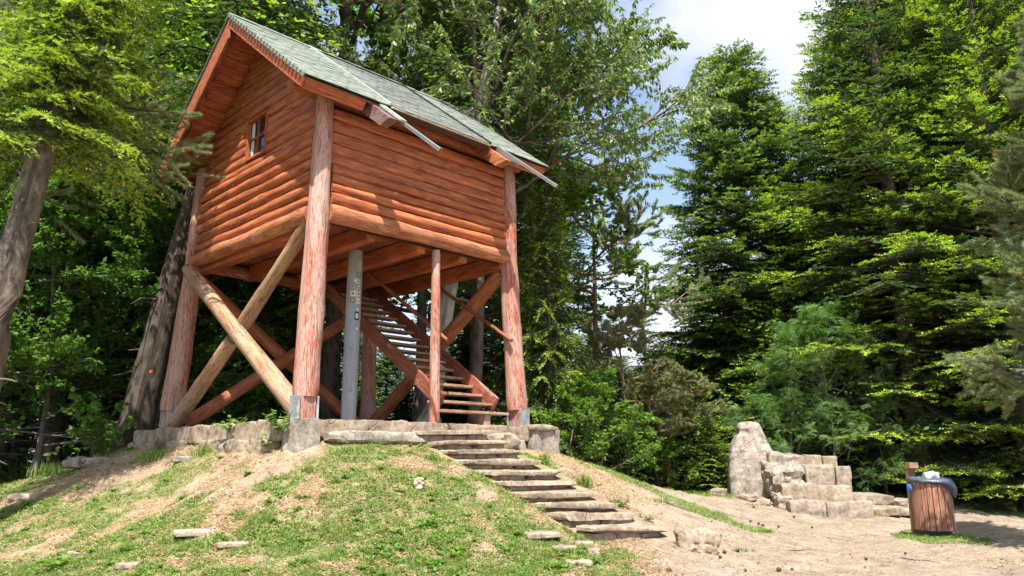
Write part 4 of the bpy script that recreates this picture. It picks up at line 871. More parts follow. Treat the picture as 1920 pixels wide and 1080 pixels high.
def skeleton(rng, H, z0, R, nlimb, levels, lean=(0, 0), tr=.15, curve=.25, upb=.35, az0=None, ratio=.5, nch=(6, 6), hang=0.0, lowup=None, limb_t=None, fr=.62):
    """broad-leaved or pine skeleton: returns trunk MB, segment arrays and the last-order twigs"""
    segs = []; twigs = []
    def axis_at(z): f = z / H; return np.array([lean[0] * f + .12 * math.sin(f * 5), lean[1] * f + .1 * math.sin(f * 4 + 1), z])
    zs_ = np.linspace(0, H, 9); tm = trunk_np([axis_at(z) for z in zs_], [tr * (1.3 if z == 0 else 1) * (1 - .85 * z / H) for z in zs_], int(rng.integers(99)), n=14, sub=.4)
    def grow(p, d, ln, r, lev):
        n = max(3, int(ln / .22)) if lev < levels else 4; pts = [p]; dd = d
        for i in range(n):
            dd = dd + rng.normal(0, curve / math.sqrt(n), 3); dd[2] += (upb if lev == 1 else upb * .3) / n - hang * lev / n; dd = dd / np.linalg.norm(dd); pts.append(pts[-1] + dd * ln / n)
        for i in range(n): segs.append((pts[i], pts[i + 1], r * (1 - .75 * i / n), r * (1 - .75 * (i + 1) / n)))
        if lev >= levels: twigs.append(np.array(pts)); return
        k = nch[min(lev - 1, len(nch) - 1)]
        for j in range(k):
            t = .22 + .75 * (j + rng.uniform(0, 1)) / k; a = min(int(t * n), n - 1); q = pts[a] + (pts[a + 1] - pts[a]) * (t * n - a); tg_ = nrm(pts[a + 1] - pts[a])
            side = nrm(np.cross(tg_, rng.normal(0, 1, 3))); side[2] *= .6; ang = rng.uniform(.5, 1.0); cd = nrm(tg_ * math.cos(ang) + side * math.sin(ang))
            grow(q, cd, ln * fr * (1.15 - .6 * t) * rng.uniform(.75, 1.2), max(.004, r * .45), lev + 1)
        grow(pts[-1], dd, ln * .35, r * .25, levels)
    for i in range(nlimb):
        f = (i + rng.uniform(0, 1)) / nlimb; h = z0 + (H - z0) * f; az = (i * 2.4 + rng.uniform(-.4, .4)) if az0 is None else az0[i % len(az0)] + rng.uniform(-.2, .2)
        el = .15 + .9 * f if lowup is None else lowup + .7 * f; ln = R * (1 - .55 * f ** 1.5) * rng.uniform(.75, 1.15); grow(axis_at(h), np.array([math.cos(az) * math.cos(el), math.sin(az) * math.cos(el), math.sin(el)]), ln, tr * .38 * (1 - .5 * f), 1)
    P0, P1, a, b = zip(*segs); return tm, seg_tubes(np.array(P0), np.array(P1), np.maximum(a, .003), np.maximum(b, .002), 5), twigs
def broadleaf(key, seed, H, z0, R, nlimb, nleaf, leafm, barkm, ll=.09, lw=.024, droopl=.3, levels=3, frond=False, tipshare=0.0, **kw):
    rng = np.random.default_rng(seed); tm, lt, tw = skeleton(rng, H, z0, R, nlimb, levels, **kw); P, D = [], []
    for t in tw:
        n = len(t) - 1; u = rng.uniform(.05, 1, nleaf) * n; a = np.minimum(u.astype(int), n - 1); fr = (u - a)[:, None]; p = t[a] * (1 - fr) + t[a + 1] * fr; d = nrm(t[a + 1] - t[a])
        o = rng.normal(0, 1, (nleaf, 3)); o[:, 2] *= .5; dd = nrm(d * .5 + nrm(o)); dd[:, 2] -= droopl * rng.uniform(.5, 1.5, nleaf); dd = nrm(dd)
        P.append(p + dd * .012); D.append(dd)
    P = np.concatenate(P); D = np.concatenate(D); n = len(P)
    up = np.array([0, 0, 1.]) + rng.normal(0, .45, (n, 3)); S = nrm(np.cross(D, up)); Ln = ll * rng.uniform(.65, 1.25, n)
    if frond:
        k = 6; N_ = np.cross(S, D); t = (np.arange(k) + .7) / k; t = np.repeat(t, 2); sg = np.tile([1., -1.], k); rl = Ln * 2.6
        B = P[:, None] + D[:, None] * (rl[:, None] * t[None])[..., None] + np.array([0, 0, -1.]) * (rl[:, None] * t[None] ** 2)[..., None] * .25
        d2 = nrm(D[:, None] * .35 + S[:, None] * sg[None, :, None] + rng.normal(0, .12, (n, 2 * k, 3))); hue = np.repeat(rng.uniform(0, 1, n), 2 * k)
        P = B.reshape(-1, 3); D = d2.reshape(-1, 3); S = nrm(np.cross(D, np.repeat(N_, 2 * k, 0))); Ln = np.repeat(Ln * .62, 2 * k); n = len(P)
    else: hue = rng.uniform(0, 1, n)
    V, F = kites(P, D, S, Ln, lw * (Ln / ll) * (1 if not frond else 1.0), .42, np.array([0, 0, -.05]))
    finish(key, tm, lt, V, F, hue, (rng.uniform(0, 1, n) < tipshare) * rng.uniform(.3, .9, n), barkm, leafm)
def pine(key, seed, H, z0, R, nlimb, leafm='pine', barkm='bark_pine', nl=.085, ntuft=7, nn=26, levels=3, tipshare=.03, w=.0035, **kw):
    rng = np.random.default_rng(seed); tm, lt, tw = skeleton(rng, H, z0, R, nlimb, levels, **kw); P, D = [], []
    for t in tw:
        n = len(t) - 1; u = np.linspace(.25, .999, ntuft) * n; a = np.minimum(u.astype(int), n - 1); fr = (u - a)[:, None]; P.append(t[a] * (1 - fr) + t[a + 1] * fr); D.append(nrm(t[a + 1] - t[a]))
    P = np.concatenate(P); D = np.concatenate(D); n = len(P); o = rng.normal(0, 1, (n, nn, 3)); d = nrm(D[:, None] * 1.0 + nrm(o) * .95)
    B = P[:, None] + D[:, None] * rng.uniform(-.03, .03, (n, nn, 1)); tip = B + d * nl * rng.uniform(.7, 1.15, (n, nn, 1)); sv = nrm(np.cross(d, rng.normal(0, 1, (n, nn, 3)))) * w
    V = np.stack([B - sv, B + sv, tip], 2).reshape(-1, 3); F = np.arange(len(V)).reshape(-1, 3); hue = np.repeat(np.clip(rng.uniform(0, 1, n), 0, 1), nn) * .6 + rng.uniform(0, .4, n * nn)
    finish(key, tm, lt, V, F, hue, np.repeat((rng.uniform(0, 1, n) < tipshare) * .9, nn), barkm, leafm)
def topH(px, py, Y, x, y): return at(px, py, Y).z - gz(x, y) + .1
def X(px, Y): return at(px, 858, Y).x

# near spruce on the left, its lowest boughs hanging into the picture
conifer('near_spruce', 3, 12.0, 1.5, 6.1, 190, 'spruce', 'bark', tr=.26, tipf=.6, sl=.14, ds=.072, dsec=.115, droop=.24, up=.12, lean=(1.25, .2), comb=5, hang=.5, a0=-12, a1=25, dead=.03, seclen=.24, minlen=.24, base=.95)
plant('near_spruce', 'spruce_tree', 'near spruce leaning in at the far left, grey trunk, boughs with yellow-green new shoots', 'tree', -7.08, 10.0, z=-1.6)
# thick leaning trunk behind the left posts
conifer('mid_spruce', 7, 17.0, 3.5, 6.2, 150, 'spruce', 'bark_brown', tr=.31, tipf=.25, sl=.18, sw=.036, lean=(3.0, .6), droop=.3, hang=.5)
e = plant('mid_spruce', 'spruce_tree', 'thick dark conifer trunk leaning right just behind the left posts, orange blaze on it', 'tree', X(240, 15.6), 15.6, z=at(240, 850, 15.6).z - .2)
m = MB(); q = at(283, 697, 15.16) - e.location; m.rock((0, .01, 0), (.034, .008, .03), seed=2, rough=.3, power=3); o = m.build('paint_blaze', simple('orange_paint', (0.5, 0.075, 0.02), .6, 0, 30, .2)); o.parent = e; o.location = q
# conifer kinds
conifer('fir_big', 11, 17.5, 4.6, 0.9, 250, 'fir', 'bark_dark', tipf=.42, sl=.22, sw=.042, ds=.12, dsec=.22, droop=.16, up=.3, hang=.22, prof=.8, comb=3, cw=.021, cl=.32)
conifer('fir_mid', 12, 14.5, 3.5, 0.6, 330, 'fir_far', 'bark_dark', tipf=.24, sl=.22, sw=.045, ds=.11, dsec=.19, seclen=.5, minlen=.38, droop=.18, hang=.35, prof=.68, comb=3, cw=.028, cl=.34)
conifer('fir_mid2', 13, 13.0, 2.7, 1.0, 220, 'fir', 'bark_dark', tipf=.36, sl=.22, sw=.042, ds=.12, dsec=.22, seclen=.5, minlen=.35, droop=.2, hang=.3, comb=3, cw=.021, cl=.32)
conifer('fir_small', 14, 5.0, 1.9, .2, 120, 'fir', 'bark_dark', tipf=.45, sl=.15, sw=.03, ds=.10, dsec=.17, minlen=.3, droop=.12, hang=.25, base=.9, comb=3, cw=.021, cl=.32)
conifer('spruce_low', 15, 12.0, 2.6, .4, 240, 'spruce', 'bark_dark', tipf=.42, sl=.18, sw=.036, ds=.10, dsec=.19, droop=.32, hang=.5, base=.8, comb=3, cw=.021, cl=.32)
conifer('thin_spruce', 16, 8.5, 1.0, 1.5, 70, 'fir_far', 'bark_dark', tipf=.1, sl=.14, sw=.02, ds=.13, dsec=.3, droop=.3, hang=.3, dens=.6, base=.5, tr=.07)
conifer('dark_spruce', 17, 19.0, 3.2, 5.5, 130, 'fir_far', 'bark_dark', tipf=.0, sl=.22, sw=.04, ds=.16, dsec=.32, droop=.3, hang=.35, tr=.27)
conifer('dark_spruce2', 18, 17.0, 3.4, 2.5, 130, 'fir_far', 'bark_dark', tipf=.0, sl=.22, sw=.04, ds=.16, dsec=.32, droop=.25, hang=.35, tr=.24)
FG = 'firs along the right edge of the clearing'
def fir(key, px, ptop, Y, label, hbase, name='fir_tree', group=None, rz=0, wide=None):
    x = X(px, Y); H = at(px, ptop, Y).z - gz(x, Y); s = H / hbase; return plant(key, name, label, 'tree', x, Y, s, rz, group, szx=(wide * s if wide else None))
fir('fir_mid', 1420, 78, 24.5, 'tall pointed conifer standing alone against the sky right of the middle', 14.5, rz=1, wide=1.0)
fir('fir_mid2', 1512, 190, 25.5, 'shorter fir between the tall pointed one and the large bright firs', 13.0, rz=2, wide=1.1)
fir('fir_big', 1745, -260, 20.5, 'largest fir, bright yellow-green tips, filling the upper right', 17.5, rz=.4)
fir('fir_big', 1935, -200, 18.5, 'bright-tipped fir cut by the right edge behind the pine boughs', 17.5, rz=3.4)
fir('fir_mid2', 1632, 60, 23.5, 'dark fir just left of the largest one, behind the rowan', 13.0, rz=4, wide=1.2)
fir('fir_mid', 1850, -120, 24, 'dull green fir standing deep behind the litter bin', 14.5, rz=5)
fir('fir_small', 1305, 690, 20.8, 'small bushy bright fir left of the obelisk', 5.0, rz=.5)
fir('fir_small', 1462, 560, 22.5, 'bushy young fir right behind the obelisk', 5.0, rz=2.5)
fir('fir_small', 1235, 640, 23.5, 'young fir growing behind the brown pine', 5.0, rz=1.1)
fir('fir_small', 1365, 600, 24.5, 'young fir under the tall pointed conifer', 5.0, rz=3.9)
fir('fir_small', 1165, 690, 22.0, 'young bright fir behind the small pine', 5.0, rz=5.1)
fir('fir_small', 1335, 770, 19.6, 'knee-high bright fir just left of the obelisk', 5.0, rz=.9)
fir('thin_spruce', 1216, 520, 24, 'thin half-bare spruce against the sky in the gap', 8.5, rz=.3)
fir('spruce_low', 1030, 190, 17.6, 'dense spruce right of the cabin with boughs down to the ground', 12.0, name='spruce_tree', rz=1.3, wide=.62)
fir('spruce_low', 965, 330, 20.5, 'spruce seen through the gap right of the stairs', 12.0, name='spruce_tree', rz=2.9, wide=.7)
fir('spruce_low', 640, 610, 22.5, 'low spruce seen behind the steel pole', 12.0, name='spruce_tree', rz=4.2)
fir('spruce_low', 480, 200, 19.5, 'dark spruce seen between the left posts behind the crossed braces', 12.0, name='spruce_tree', rz=5.2)
# pale mottled trunk behind the stair
conifer('bare_trunk', 21, 14.0, 2.2, 6.5, 60, 'fir_far', 'bark_birch', tr=.24, tipf=.1, lean=(2.2, 0), droop=.3, hang=.4, sl=.18)
plant('bare_trunk', 'spruce_tree', 'pale mottled trunk seen behind the stairs under the cabin', 'tree', X(797, 16.8), 16.8, z=at(797, 810, 16.8).z - .3)
# pines
pine('pine_top', 31, 15.5, 9.6, 3.6, 24, barkm='bark_brown', tr=.26, nch=(8, 7), lowup=.0, hang=.02, nn=30, w=.008, nl=.11)
plant('pine_top', 'pine_tree', 'grey-green pine whose crown shows above the roof ridge', 'tree', X(606, 18), 18.0, 1.0, .4)
pine('pine_mid', 32, 9.0, 4.8, 2.3, 14, tr=.14, nch=(7, 6), lowup=-.1, nn=26, w=.009, nl=.11)
plant('pine_mid', 'pine_tree', 'open pine crown with bare lower twigs right of the dense spruce', 'tree', X(1120, 22.5), 22.5, 1.07, 1.0)
pine('pine_small', 33, 5.2, 2.2, 1.5, 12, leafm='pine_brown', tr=.09, nch=(7, 6), lowup=-.2, nn=28, w=.008, nl=.10)
plant('pine_small', 'pine_tree', 'small pine with a short bare stem on the grassy slope', 'tree', X(1173, 19.5), 19.5, .86, .2)
plant('pine_small', 'pine_tree', 'brownish bushy pine between the small pine and the obelisk', 'tree', X(1262, 20), 20.0, .62, 2.2, szx=.9)
pine('pine_near', 34, 7.8, 2.1, 2.0, 26, barkm='bark_brown', nl=.08, tr=.12, nch=(8, 6), lowup=-.05, nn=44, ntuft=8, w=.004, tipshare=.06, curve=.3, az0=[math.pi, math.pi * .85, math.pi * 1.15, math.pi * 1.3, math.pi * .7])
plant('pine_near', 'pine_tree', 'near grey-green pine with pale candles reaching in from the right edge', 'tree', 9.2, 11.0, 1.0, 0.0)
pine('pine_bough', 35, 8.0, 5.7, 3.0, 8, barkm='bark_brown', nl=.075, tr=.12, nch=(8, 6), lowup=-.05, upb=.05, curve=.2, nn=44, ntuft=9, w=.0038, az0=[.05, -.12, .25, -.3, .4])
plant('pine_bough', 'pine_tree', 'grey-green pine bough reaching from the left over the rake of the roof', 'tree', -8.95, 11.6, 1.0, 0.0, z=-1.0)
# broadleaved
broadleaf('cherry', 41, 14.0, 5.6, 4.4, 32, 38, 'cherry', 'bark_dark', ll=.135, lw=.029, droopl=1.1, levels=3, tr=.15, nch=(9, 9), hang=.02, upb=.5, lowup=.2, tipshare=.05, curve=.4, az0=[0, 2.4, .9, -.6, 1.7, .35, 3.0, -.95, 1.3, -.2])
plant('cherry', 'cherry_tree', 'airy cherry tree with drooping leaves spreading over the sky right of the roof', 'tree', X(885, 16.8), 16.8, 1.0, 0)
broadleaf('maple', 42, 13.0, 4.5, 3.6, 22, 36, 'maple', 'bark_cherry', ll=.13, lw=.05, droopl=.1, levels=3, tr=.18, nch=(7, 6))
plant('maple', 'broadleaf_tree', 'bright yellow-green broadleaf tree behind the roof ridge', 'tree', X(775, 21.5), 21.5, 1.12, 0)
plant('maple', 'broadleaf_tree', 'bright broadleaf tree behind the cherry tree', 'tree', X(890, 21.5), 21.5, 1.1, 4)
plant('maple', 'broadleaf_tree', 'bright broadleaf crown behind the near spruce at the top left', 'tree', X(330, 20.5), 20.5, 1.1, 2)
broadleaf('beech', 43, 7.0, 1.0, 2.9, 18, 28, 'beech', 'bark_cherry', ll=.11, lw=.04, droopl=.05, levels=3, tr=.08, nch=(7, 6), upb=.15, lowup=.0, hang=.0)
BG = 'shaded beeches under the trees on the left'
for k, (px, Y, s) in enumerate(((60, 16.5, 1.0), (175, 18.5, 1.05), (300, 18, .9), (-60, 15.5, 1.0), (400, 20, 1.0), (110, 22, 1.2), (250, 23, 1.2), (520, 23.5, .95), (-10, 20, 1.2), (345, 25, 1.2))):
    plant('beech', 'beech_tree', 'young shaded beech in the dark wood on the left', 'tree', X(px, Y), Y, s, k * 1.3, BG)
broadleaf('rowan', 44, 4.2, .3, 1.9, 16, 7, 'rowan', 'bark_cherry', ll=.085, lw=.017, droopl=.15, levels=3, frond=True, tr=.05, nch=(5, 5), upb=.4, lowup=.3)
for k, (px, Y, s, lb) in enumerate(((1560, 18.9, .95, 'tall bluish-green rowan behind the ruined steps'), (1495, 19.2, .85, 'pale rowan bush between obelisk and ruined steps'), (1650, 19.6, .75, 'shaded rowan bush left of the litter bin'), (1600, 21.5, 1.05, 'rowan sapling deeper behind the ruined steps'), (1720, 20.8, .95, 'rowan bush in the shade behind the litter bin'))):
    plant('rowan', 'rowan_bush', lb, 'bush', X(px, Y), Y, s, k * 2.1)
broadleaf('shrub', 45, 1.9, .1, 1.2, 14, 12, 'maple', 'bark_cherry', ll=.10, lw=.034, droopl=.1, levels=3, tr=.03, nch=(5, 4), upb=.4, lowup=.2)
for k, (px, Y, s, lb) in enumerate(((1120, 17.2, .95, 'bright shrub at the foot of the dense spruce'), (1170, 19.0, .9, 'bright shrub around the small pine stem'), (1075, 16.4, .7, 'low shrub right beside the platform corner'), (1225, 19.8, .85, 'low shrub left of the brown pine'), (1790, 21.0, .8, 'dark low shrub behind the bag of the bin'), (1880, 21.5, .8, 'dark low shrub at the right edge of the clearing'))):
    plant('shrub', 'shrub', lb, 'bush', X(px, Y), Y, s, k * 1.7)
# the wood behind
rng = np.random.default_rng(99); k = 0; placed = []
G1 = 'tall dark conifers filling the wood behind'
for Ymin, Ymax, n in ((18, 23, 16), (23, 29, 26), (29, 38, 30), (38, 55, 34)):
    tries = 0; c = 0
    while c < n and tries < 2000:
        tries += 1; Y = rng.uniform(Ymin, Ymax); px = rng.uniform(-350, 2270); x = X(px, Y)
        if Y < 23 and (330 < px < 1700): continue
        if 560 < px < 1060 and Y < 26: continue
        if 1040 < px < 1640: continue
        if 560 < px < 870 and Y < 40: continue
        if any((x - a) ** 2 + (Y - b) ** 2 < (2.0 if Y < 30 else 3.2) ** 2 for a, b in placed): continue
        placed.append((x, Y)); left = px < 1000
        plant('dark_spruce' if rng.uniform() < .6 else 'dark_spruce2', 'spruce_tree', 'tall dark conifer in the shade of the wood behind the clearing', 'tree', x, Y, rng.uniform(.85, 1.15), rng.uniform(0, 6), G1); c += 1
for k, (px, Y, ty) in enumerate(((600, 27, 700), (685, 29, 730), (760, 26, 715), (830, 30, 690), (880, 27, 640), (720, 34, 640), (1110, 30, 640), (1165, 33, 660), (1260, 31, 640), (1330, 34, 600), (1400, 31, 560), (1480, 33, 500), (1550, 31, 420), (1210, 36, 680), (1290, 28, 660), (1440, 28, 520), (1590, 29, 330))):
    x = X(px, Y); s = (at(px, ty, Y).z - gz(x, Y)) / 14.5; plant('fir_mid', 'spruce_tree', 'lower conifer far down the slope behind the gap', 'tree', x, Y, s, k * 1.1, 'low conifers beyond the gap', szx=s * 1.3)

# ------------------------------------------------------------------ grass, straw, weeds
def scatter(n, ymin, ymax, seed, pad=120):
    r = np.random.default_rng(seed); y = ymin * (ymax / ymin) ** r.uniform(0, 1, n) if False else 1 / r.uniform(1 / ymax, 1 / ymin, n); px = r.uniform(-pad, 1920 + pad, n); x = (px - 960) / FPX * y
    return x, y, r
def in_plat(x, y):
    dx = x - F0.x; dy = y - F0.y; s = dx * UU.x + dy * UU.y; t = dx * VV.x + dy * VV.y; return (s > -.45) & (s < 4.75) & (t > -.45) & (t < 5.0)
def on_steps(x, y):
    m = np.zeros(len(x), bool)
    for a, b in STEPS: m |= dist_seg(x, y, a.x, a.y + .1, b.x, b.y + .1) < .22
    return m
x, y, r = scatter(1200000, 6.8, 22, 5); mk = grassmask(x, y); edge = fbm(x * 9, y * 9, 51, 3)
keep = (r.uniform(0, 1, len(x)) < mk * np.clip((edge - .28) * 3.2, .08, 1)) & ~in_plat(x, y) & ~on_steps(x, y); x = x[keep][:430000]; y = y[keep][:430000]; n = len(x); z = ground_np(x, y); mk = mk[keep][:430000]
tall = fbm(x * 1.7, y * 1.7, 61, 2); h = .8 * (0.022 + .045 * r.uniform(0, 1, n) ** 2 + .05 * np.clip(tall - .55, 0, 1) * 3 * r.uniform(0, 1, n)) * (.6 + .5 * mk) * (1 + np.clip((y - 14) / 6, 0, 1) * 1.6)
az = r.uniform(0, 6.283, n); ln = r.uniform(.3, 1.9, n); D = nrm(np.stack([np.cos(az) * ln, np.sin(az) * ln, np.ones(n)], -1)); S = np.stack([-np.sin(az), np.cos(az), 0 * az], -1); S = nrm(S + r.normal(0, .4, (n, 3)))
P = np.stack([x, y, z - .004], -1); w = (.0024 + .0022 * r.uniform(0, 1, n)) * (1 + (y - 7) * .05)
V = np.stack([P - S * w[:, None], P + S * w[:, None], P + D * h[:, None] * 1.25], 1).reshape(-1, 3)
dry = ((r.uniform(0, 1, n) < .12 + .3 * (1 - mk))) * r.uniform(.4, 1, n)
o = np_mesh('grass', V, np.arange(len(V)).reshape(-1, 3), M['grass'], fattr={'hue': np.clip(.5 * fbm(x * 2, y * 2, 71, 3) + .6 * r.uniform(0, 1, n), 0, 1), 'tip': dry * .9}); tag(o, 'short patchy green grass on the mound and around the clearing', 'grass', kind='stuff')
# clover-like leaves low in the turf
x, y, r = scatter(220000, 6.8, 14, 15); mk = grassmask(x, y); keep = (r.uniform(0, 1, len(x)) < mk * np.clip((fbm(x * 4, y * 4, 81, 4) - .42) * 2.6, 0, 1)) & ~in_plat(x, y) & ~on_steps(x, y); x = x[keep][:50000]; y = y[keep][:50000]; n = len(x)
az = r.uniform(0, 6.283, n); D = nrm(np.stack([np.cos(az), np.sin(az), r.uniform(-.1, .9, n)], -1)); S = nrm(np.cross(D, np.array([0, 0, 1.]) + r.normal(0, .3, (n, 3)))); P = np.stack([x, y, ground_np(x, y) + r.uniform(.004, .03, n)], -1); Ln = r.uniform(.015, .042, n)
nr_ = 450; pk = r.integers(0, n, nr_); c_ = 12; az = r.uniform(0, 6.283, (nr_, c_)); el = r.uniform(.1, .8, (nr_, c_)); L2 = (r.uniform(.03, .085, (nr_, 1)) * r.uniform(.7, 1.1, (nr_, c_))).ravel()
D2 = nrm(np.stack([np.cos(az), np.sin(az), el], -1).reshape(-1, 3)); S2_ = nrm(np.cross(D2, np.array([0, 0, 1.]) + r.normal(0, .25, D2.shape))); P2 = np.repeat(np.stack([x[pk], y[pk], ground_np(x[pk], y[pk]) + .008], -1), c_, 0)
P = np.concatenate([P, P2]); D = np.concatenate([D, D2]); S = np.concatenate([S, S2_]); Ln = np.concatenate([Ln, L2]); n = len(P)
V, F = kites(P, D, S, Ln, Ln * .32); o = np_mesh('ground_cover', V, F, M['weed'], fattr={'hue': r.uniform(0, 1, n), 'tip': np.zeros(n)}); tag(o, 'small-leaved clover and plantain low among the grass', 'ground cover', kind='stuff')
# dry straw and needles
x, y, r = scatter(560000, 6.8, 17, 25); mk = grassmask(x, y); flat = np.clip((x - (1.0 + (y - 7.5) * .12)) / .8, 0, 1)
keep = (r.uniform(0, 1, len(x)) < (1 - flat * .93) * (.35 + .65 * (1 - mk)) * np.clip((fbm(x * 2.2, y * 2.2, 91, 3) - .30) * 3.5, .1, 1)) & ~in_plat(x, y) & ~on_steps(x, y); x = x[keep][:230000]; y = y[keep][:230000]; n = len(x)
az = r.uniform(0, 6.283, n); D = nrm(np.stack([np.cos(az), np.sin(az), r.uniform(-.05, .5, n)], -1)); S = nrm(np.cross(D, np.array([0, 0, 1.]) + r.normal(0, .5, (n, 3)))); P = np.stack([x, y, ground_np(x, y) + r.uniform(.002, .012, n)], -1); Ln = r.uniform(.02, .075, n)
V, F = kites(P, D, S, Ln, np.full(n, .0026) * (1 + (y - 7) * .08), .5); o = np_mesh('dry_straw', V, F, M['straw'], fattr={'hue': r.uniform(0, 1, n), 'tip': np.zeros(n)}); tag(o, 'dry straw and dead grass lying on the bare soil', 'straw', kind='stuff')
# brown needles, small gravel on the trodden flat
x, y, r = scatter(100000, 7, 19, 35); keep = (fbm(x * 1.5, y * 1.5, 95, 3) > .46) & (x > .5) & ~on_steps(x, y) & ~in_plat(x, y); x = x[keep][:34000]; y = y[keep][:34000]; n = len(x)
az = r.uniform(0, 6.283, n); D = nrm(np.stack([np.cos(az), np.sin(az), r.uniform(0, .2, n)], -1)); S = nrm(np.cross(D, np.array([0, 0, 1.]) + r.normal(0, .3, (n, 3)))); P = np.stack([x, y, ground_np(x, y) + .004], -1); Ln = r.uniform(.015, .06, n)
V, F = kites(P, D, S, Ln, np.full(n, .0022) * (1 + (y - 7) * .08), .5); lt = leaf('needle_litter', (0.14, 0.08, 0.045), (0.3, 0.2, 0.12), None, 0.0)
o = np_mesh('needle_litter', V, F, lt, fattr={'hue': r.uniform(0, 1, n), 'tip': np.zeros(n)}); tag(o, 'brown needles and twig bits scattered over the trodden dirt', 'litter', kind='stuff')
x, y, r = scatter(30000, 6.9, 16, 55); keep = (fbm(x * 1.3, y * 1.3, 105, 3) > .45) & (r.uniform(0, 1, len(x)) < np.where(x > 1.6, .12, 1.0)) & ~on_steps(x, y) & ~in_plat(x, y); x = x[keep][:6500]; y = y[keep][:6500]; n = len(x)
az = r.uniform(0, 6.283, n); D = nrm(np.stack([np.cos(az), np.sin(az), r.uniform(-.1, .5, n)], -1)); S = nrm(np.cross(D, np.array([0, 0, 1.]) + r.normal(0, .5, (n, 3)))); P = np.stack([x, y, ground_np(x, y) + .012], -1); Ln = r.uniform(.02, .055, n)
V, F = kites(P, D, S, Ln, Ln * .28, .5); o = np_mesh('leaf_litter', V, F, leaf('dead_leaves', (0.13, 0.06, 0.03), (0.33, 0.19, 0.09), None, 0.05), fattr={'hue': r.uniform(0, 1, n), 'tip': np.zeros(n)}); tag(o, 'curled dead brown leaves scattered over the mound', 'leaf litter', kind='stuff')
def gravel():
    x, y, r = scatter(9000, 7, 17, 45, 40); keep = (fbm(x * 1.1, y * 1.1, 97, 3) > .5) & ~on_steps(x, y) & ~in_plat(x, y); x = x[keep][:2600]; y = y[keep][:2600]; n = len(x); z = ground_np(x, y)
    o8 = np.array([[1, 0, 0], [0, 1, 0], [-1, 0, 0], [0, -1, 0], [0, 0, .7], [0, 0, -.7]], float); V = o8[None] * (r.uniform(.006, .022, (n, 1, 1)) * (.35 + r.uniform(0, 1, (n, 1, 1)) ** 3)) * 1.4 * r.uniform(.6, 1.3, (n, 6, 1)); V += np.stack([x, y, z + .004], -1)[:, None]
    f = np.array([[0, 1, 4], [1, 2, 4], [2, 3, 4], [3, 0, 4], [1, 0, 5], [2, 1, 5], [3, 2, 5], [0, 3, 5]]); F = (np.arange(n)[:, None, None] * 6 + f[None]).reshape(-1, 3)
    o = np_mesh('gravel', V.reshape(-1, 3), F, M['sandstone2']); tag(o, 'small pebbles scattered in the dirt', 'gravel', kind='stuff')
gravel()
# pine cones
def cone_mesh():
    m = MB(); V = []; F = []; rows = 9; n = 10
    for j in range(rows):
        f = j / (rows - 1); rr = .021 * math.sin(math.pi * (.12 + .8 * f)) ** .7
        for i in range(n): a = 2 * math.pi * (i + .5 * (j % 2)) / n; q = rr * (1 + .22 * ((i + j) % 2)); V.append((math.cos(a) * q, math.sin(a) * q, f * .05))
    for j in range(rows - 1):
        for i in range(n): F.append((j * n + i, j * n + (i + 1) % n, (j + 1) * n + (i + 1) % n, (j + 1) * n + i))
    m.add(V, F, None, False); return m
c0 = cone_mesh().build('pine_cone', simple('brown_cone', (0.085, 0.05, 0.032), .8, 0, 60, .4)); rr_ = random.Random(4)
for k, (px, py) in enumerate(((1487, 971), (1421, 984), (1433, 987), (1461, 990), (1521, 991), (1415, 952), (1405, 979), (1354, 1008), (1356, 1037), (1398, 1073), (1457, 1071), (1487, 1071), (1385, 1036), (1256, 1073), (1350, 1048), (1700, 1040), (1627, 1052))):
    lo, hi = 7.5, 18
    for _ in range(30):
        mid = (lo + hi) / 2; p = at(px, py, mid)
        if p.z > gz(p.x, p.y): lo = mid
        else: hi = mid
    o = c0 if k == 0 else c0.copy()
    if k: COL.objects.link(o)
    p = at(px, py, lo); o.location = (p.x, p.y, gz(p.x, p.y) + .018); o.rotation_euler = (rr_.uniform(1.2, 1.7), 0, rr_.uniform(0, 6)); s_ = rr_.uniform(.7, 1.15); o.scale = (s_, s_, s_); tag(o, 'small dark cone lying on the trodden dirt', 'pine cone', 'cones fallen on the dirt')
def stick(pa, pb, Y0, Y1, r, label):
    a = at(*pa, Y0); b = at(*pb, Y1); pts = []
    for k in range(7): q = a.lerp(b, k / 6); pts.append(Vector((q.x + .02 * math.sin(k * 2.1), q.y + .03 * math.cos(k * 1.7), gz(q.x, q.y) + r * .8)))
    m = MB(); m.tube([q - pts[0] for q in pts], [r, r, r * .9, r * .8, r * .7, r * .6, r * .4], 7, .2, 3, sub=.3); o = m.build('twig', M['bark_dark']); o.location = pts[0]; tag(o, label, 'twig')
stick((1244, 938), (1296, 964), 12.6, 12.2, .018, 'curved dry root or stick on the sandy shoulder above the dirt')
stick((1690, 1030), (1760, 1048), 10.6, 10.2, .008, 'thin dark twig on the dirt before the litter bin')
stick((1480, 1020), (1530, 1012), 10.8, 11.0, .007, 'thin twig in the middle of the dirt clearing')
